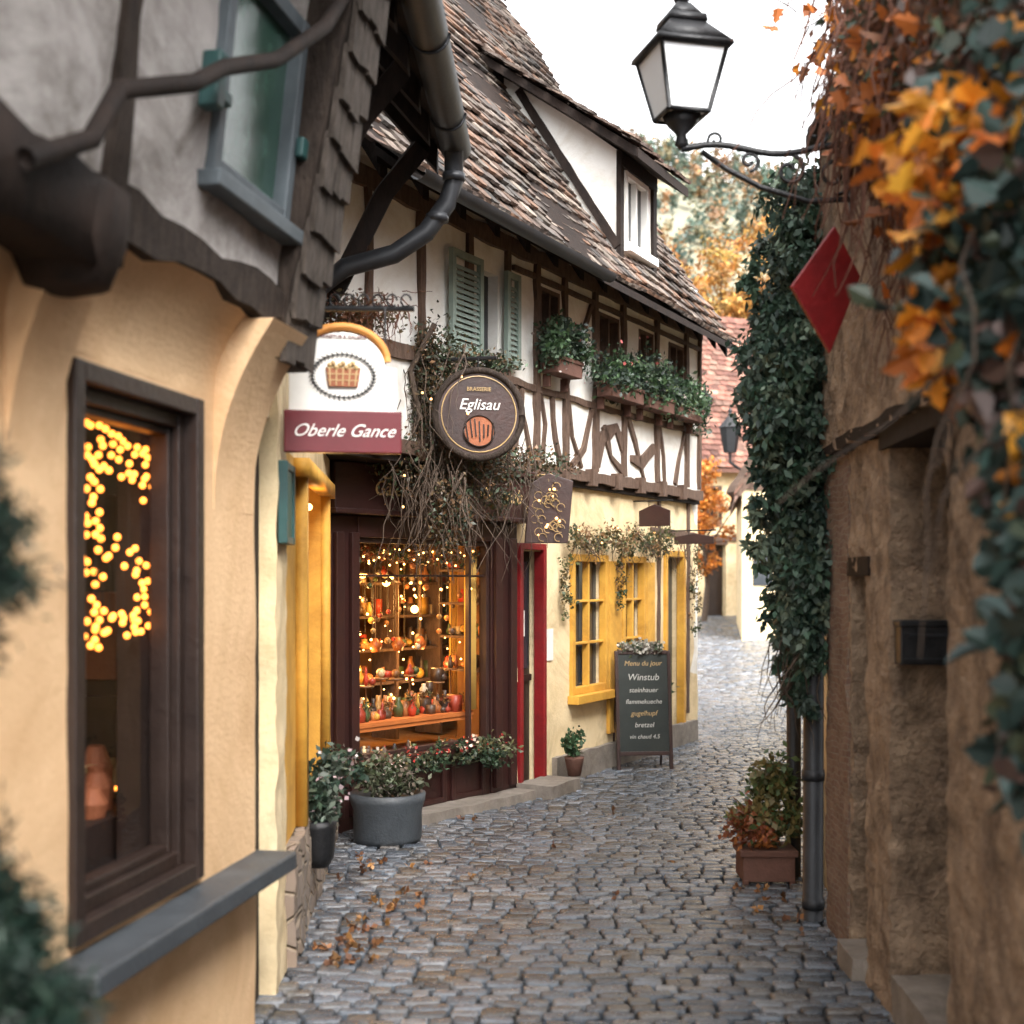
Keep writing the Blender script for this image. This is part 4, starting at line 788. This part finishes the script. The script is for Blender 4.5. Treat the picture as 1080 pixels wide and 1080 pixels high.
# ------------------------------------------------------------ BACKGROUND
H6=empty('white_gabled_house',(7,38,.5)); F=Fr((4.9,37),(10.5,39))
b=MB(); b.wall(F,0,5.9,.3,4.9,-.4,0,[(.6,1.2,.3,2.6),(2.0,2.6,2.9,4.0),(.5,1.0,3.2,4.2),(1.9,2.5,1.0,2.2),(3.4,4.1,1.6,2.8)],.5,.01); b.build('walls',H6,'cream2',True)
b=MB(); b.box(F,.6,1.2,.3,2.6,-.3,-.2); b.box(F,2.0,2.6,2.9,4.0,-.3,-.2); b.box(F,.5,1.0,3.2,4.2,-.3,-.2); b.box(F,1.9,2.5,1.0,2.2,-.3,-.2);b.box(F,3.4,4.1,1.6,2.8,-.3,-.2); b.build('openings',H6,'dark')
b=MB(); b.prism([(-.35*1,0),(.35,0)]+[(.35*math.cos(math.pi*i/8),.3*math.sin(math.pi*i/8)) for i in range(9)],F(.9,2.6,.0),(F.d.x,F.d.y,0),(0,0,1),(F.n.x,F.n.y,0),.02); frame(b,F,1.95,2.65,2.85,4.05,.1,0,.05); frame(b,F,.45,1.05,3.15,4.25,.08,0,.05); b.box(F,0,5.9,2.7,2.85,0,.05); b.build('door_arch_and_trim',H6,'timber2')
PR=[(.28,.12,.085),(.33,.155,.11),(.22,.095,.07),(.34,.19,.14)]
b=MB(); tiles(b,F(-1.5,4.7,.4),(F.d.x,F.d.y,0),Vector((-F.n.x,-F.n.y,1.1)),8.2,7.0,.26,.24,PR,None,.06,.03); b.build('roof_tiles',H6,'tile')
b=MB(); b.hexa([F(-1.5,4.6,.4),F(6.6,4.6,.4),F(6.6,9.8,-4.3),F(-1.5,9.8,-4.3),F(-1.5,4.7,.4),F(6.6,4.7,.4),F(6.6,9.85,-4.35),F(-1.5,9.85,-4.35)]); b.hexa([F(-1.5,9.8,-4.3),F(6.6,9.8,-4.3),F(6.6,5,-8),F(-1.5,5,-8),F(-1.5,9.85,-4.3),F(6.6,9.85,-4.3),F(6.6,5.1,-8),F(-1.5,5.1,-8)]); b.build('roof_deck',H6,'terracotta')
b=MB(); b.wall(Fr((1.0,36),(4.9,37)),0,4.0,.3,4.9,-.4,0,(),.5,.01); b.build('side_wing',H6,'cream2',True)
H7=empty('cottage',(6,29,.4)); F7=Fr((4.85,28),(8.7,29))
DV=Vector((.9,6,0))
b=MB(); Lh=F7.L; f7=[F7(0,.1,0),F7(Lh,.1,0),F7(Lh,3.8,0),F7(Lh/2,6.5,0),F7(0,3.8,0)]; k7=[Vector(p)+DV for p in f7]
b.add(f7+k7,[(0,1,2,3,4),(9,8,7,6,5),(0,4,9,5),(1,6,7,2)]); b.build('walls',H7,'cream2')
b=MB(); v7=DV.normalized()
for sgn in (0,1):
    a=Vector(F7(-.35 if not sgn else Lh+.35,3.35,.4)); t=Vector(F7(Lh/2,6.6,.4)); tiles(b,a,v7,t-a,6.6,(t-a).length,.26,.24,PR,None,.04,.03)
    b.hexa([a-ez*.12,t-ez*.12,t-ez*.12+v7*6.6,a-ez*.12+v7*6.6,a,t,t+v7*6.6,a+v7*6.6],(.3,.18,.14))
b.build('roof_tiles',H7,'tile')
b=MB(); b.beam(F7,[(-.3,3.4),(Lh/2,6.5),(Lh+.3,3.4)],.2,.0,.42); b.beam(F7,[(0,3.6),(Lh,3.6)],.15,0,.05); b.beam(F7,[(.9,.3),(.9,3.6)],.15,0,.05); b.build('barge_boards',H7,'timber2')
b=MB(); b.box(F7,.25,.7,1.5,2.4,0,.03); b.box(F7,1.3,1.9,1.3,2.6,0,.03); b.box(F7,1.3,1.9,4,4.8,0,.03); b.build('windows',H7,'glassd')
def blamp(x,y,z,k,wx):
    e=empty('bracket_lantern',(x,y,z)); b=MB(); b.lathe((x,y,z),[(.08*k,0),(.13*k,.3*k),(.15*k,.31*k),(.03*k,.45*k),(.02*k,.5*k),(.03*k,.52*k),(.005,.56*k)],6); b.tube([(x,y,z),(x,y,z-.12*k),(x+wx*.5,y,z-.22*k),(x+wx,y,z-.1*k)],.02*k,6); b.build('lantern',e,'iron')
blamp(2.02,13.9,3.35,.6,-.2); blamp(4.6,28,4.3,1.7,.5)
def tree(name,x,y,h,r,pal,n,leaf=.3):
    e=empty(name,(x,y,gz(y))); b=MB(); b.tube([(x,y,gz(y)-.1),(x+.1,y,h*.3),(x,y+.1,h*.6),(x,y,h*.9)],.0175*h,8,r1=.03)
    bl=[]
    for i in range(9):
        a=i*2.4; zz=h*U(.35,.6); q=(x+r*.7*math.cos(a),y+r*.7*math.sin(a),zz+h*.2); b.tube([(x,y,zz),(x+r*.3*math.cos(a),y+r*.3*math.sin(a),zz+h*.08),q],.008*h,5,r1=.01)
    for i in range(26):
        a=U(0,6.28); rr=r*U(0,.9); zz=h*U(.4,.95); kk=1-.5*abs(zz/h-.62)*2; bl.append((x+rr*math.cos(a)*kk,y+rr*math.sin(a)*kk,zz,r*.3,r*.3,r*.24,n//26))
    b.build('trunk_and_limbs',e,'bark',True); leaves('crown',e,bl,leaf,pal,.35)
OR=[(.44,.20,.04),(.38,.15,.035),(.46,.27,.07),(.30,.17,.05)]
tree('autumn_tree',8.2,52,15.5,3.4,OR,14000,.2); tree('autumn_tree',11.0,56,18.0,3.6,[(.40,.27,.06),(.44,.2,.05),(.46,.3,.07)],13000,.22); tree('autumn_tree',4.95,34.3,4.9,1.0,[(.6,.23,.035),(.46,.16,.035)],3500,.12)
tree('autumn_tree',16,60,14,4,[(.25,.22,.08),(.4,.24,.08)],5000,.3)
def hz(x,y): 
    t=min(1,max(0,(y-110)/210)); return (100-.30*max(0,x-20)-.06*abs(min(0,x)))*t*t*(3-2*t)+noise.noise(Vector((x*.012,y*.012,0)))*9*t
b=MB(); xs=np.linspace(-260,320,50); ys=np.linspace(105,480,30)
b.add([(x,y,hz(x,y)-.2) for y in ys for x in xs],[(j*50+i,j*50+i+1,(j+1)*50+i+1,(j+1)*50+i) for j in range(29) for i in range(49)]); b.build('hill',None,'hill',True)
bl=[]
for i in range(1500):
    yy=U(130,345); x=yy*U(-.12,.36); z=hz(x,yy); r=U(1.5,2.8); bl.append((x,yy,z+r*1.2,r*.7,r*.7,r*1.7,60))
leaves('forest',None,bl,1.0,[(.08,.12,.09),(.10,.13,.09),(.26,.15,.06),(.24,.13,.06),(.06,.10,.08),(.20,.17,.09)],.5,0,.7,30)  # tree palette paled too, so the misty look is in the leaf colours

# ------------------------------------------------------------ WORLD, SUN, CAMERA
w=bpy.data.worlds.new("World"); sc.world=w; w.use_nodes=True; nt=w.node_tree; N=nt.nodes; Lk=nt.links
AZ=157
sky=N.new('ShaderNodeTexSky'); sky.sky_type='NISHITA'; sky.sun_disc=False; sky.sun_elevation=math.radians(47); sky.sun_rotation=math.radians(AZ); sky.air_density=1.0; sky.dust_density=4.0; sky.ozone_density=1.0
hs=N.new('ShaderNodeHueSaturation'); hs.inputs['Saturation'].default_value=.06; hs.inputs['Value'].default_value=5.4
Lk.new(sky.outputs[0],hs.inputs['Color']); Lk.new(hs.outputs[0],N['Background'].inputs[0]); N['Background'].inputs[1].default_value=.15
sl=bpy.data.lights.new('sun','SUN'); sl.energy=1.5; sl.angle=math.radians(11); sl.color=(1,.88,.74); so=bpy.data.objects.new('sun',sl); sc.collection.objects.link(so)
az=math.radians(AZ); el=math.radians(47); dv=Vector((math.sin(az)*math.cos(el),math.cos(az)*math.cos(el),math.sin(el))); so.rotation_euler=dv.to_track_quat('Z','Y').to_euler(); so.location=dv*30
cam=bpy.data.cameras.new('camera'); co=bpy.data.objects.new('camera',cam); sc.collection.objects.link(co); sc.camera=co
co.location=(0,0,1.65); co.rotation_euler=(math.pi/2,0,0); cam.sensor_width=36; cam.lens=1400/1080*36; cam.shift_y=70/1080; cam.clip_start=.05; cam.clip_end=2000
cam.dof.use_dof=True; cam.dof.focus_distance=9.0; cam.dof.aperture_fstop=2.0
sc.view_settings.view_transform='Standard'; sc.view_settings.look='None'; sc.view_settings.exposure=0; sc.view_settings.gamma=1
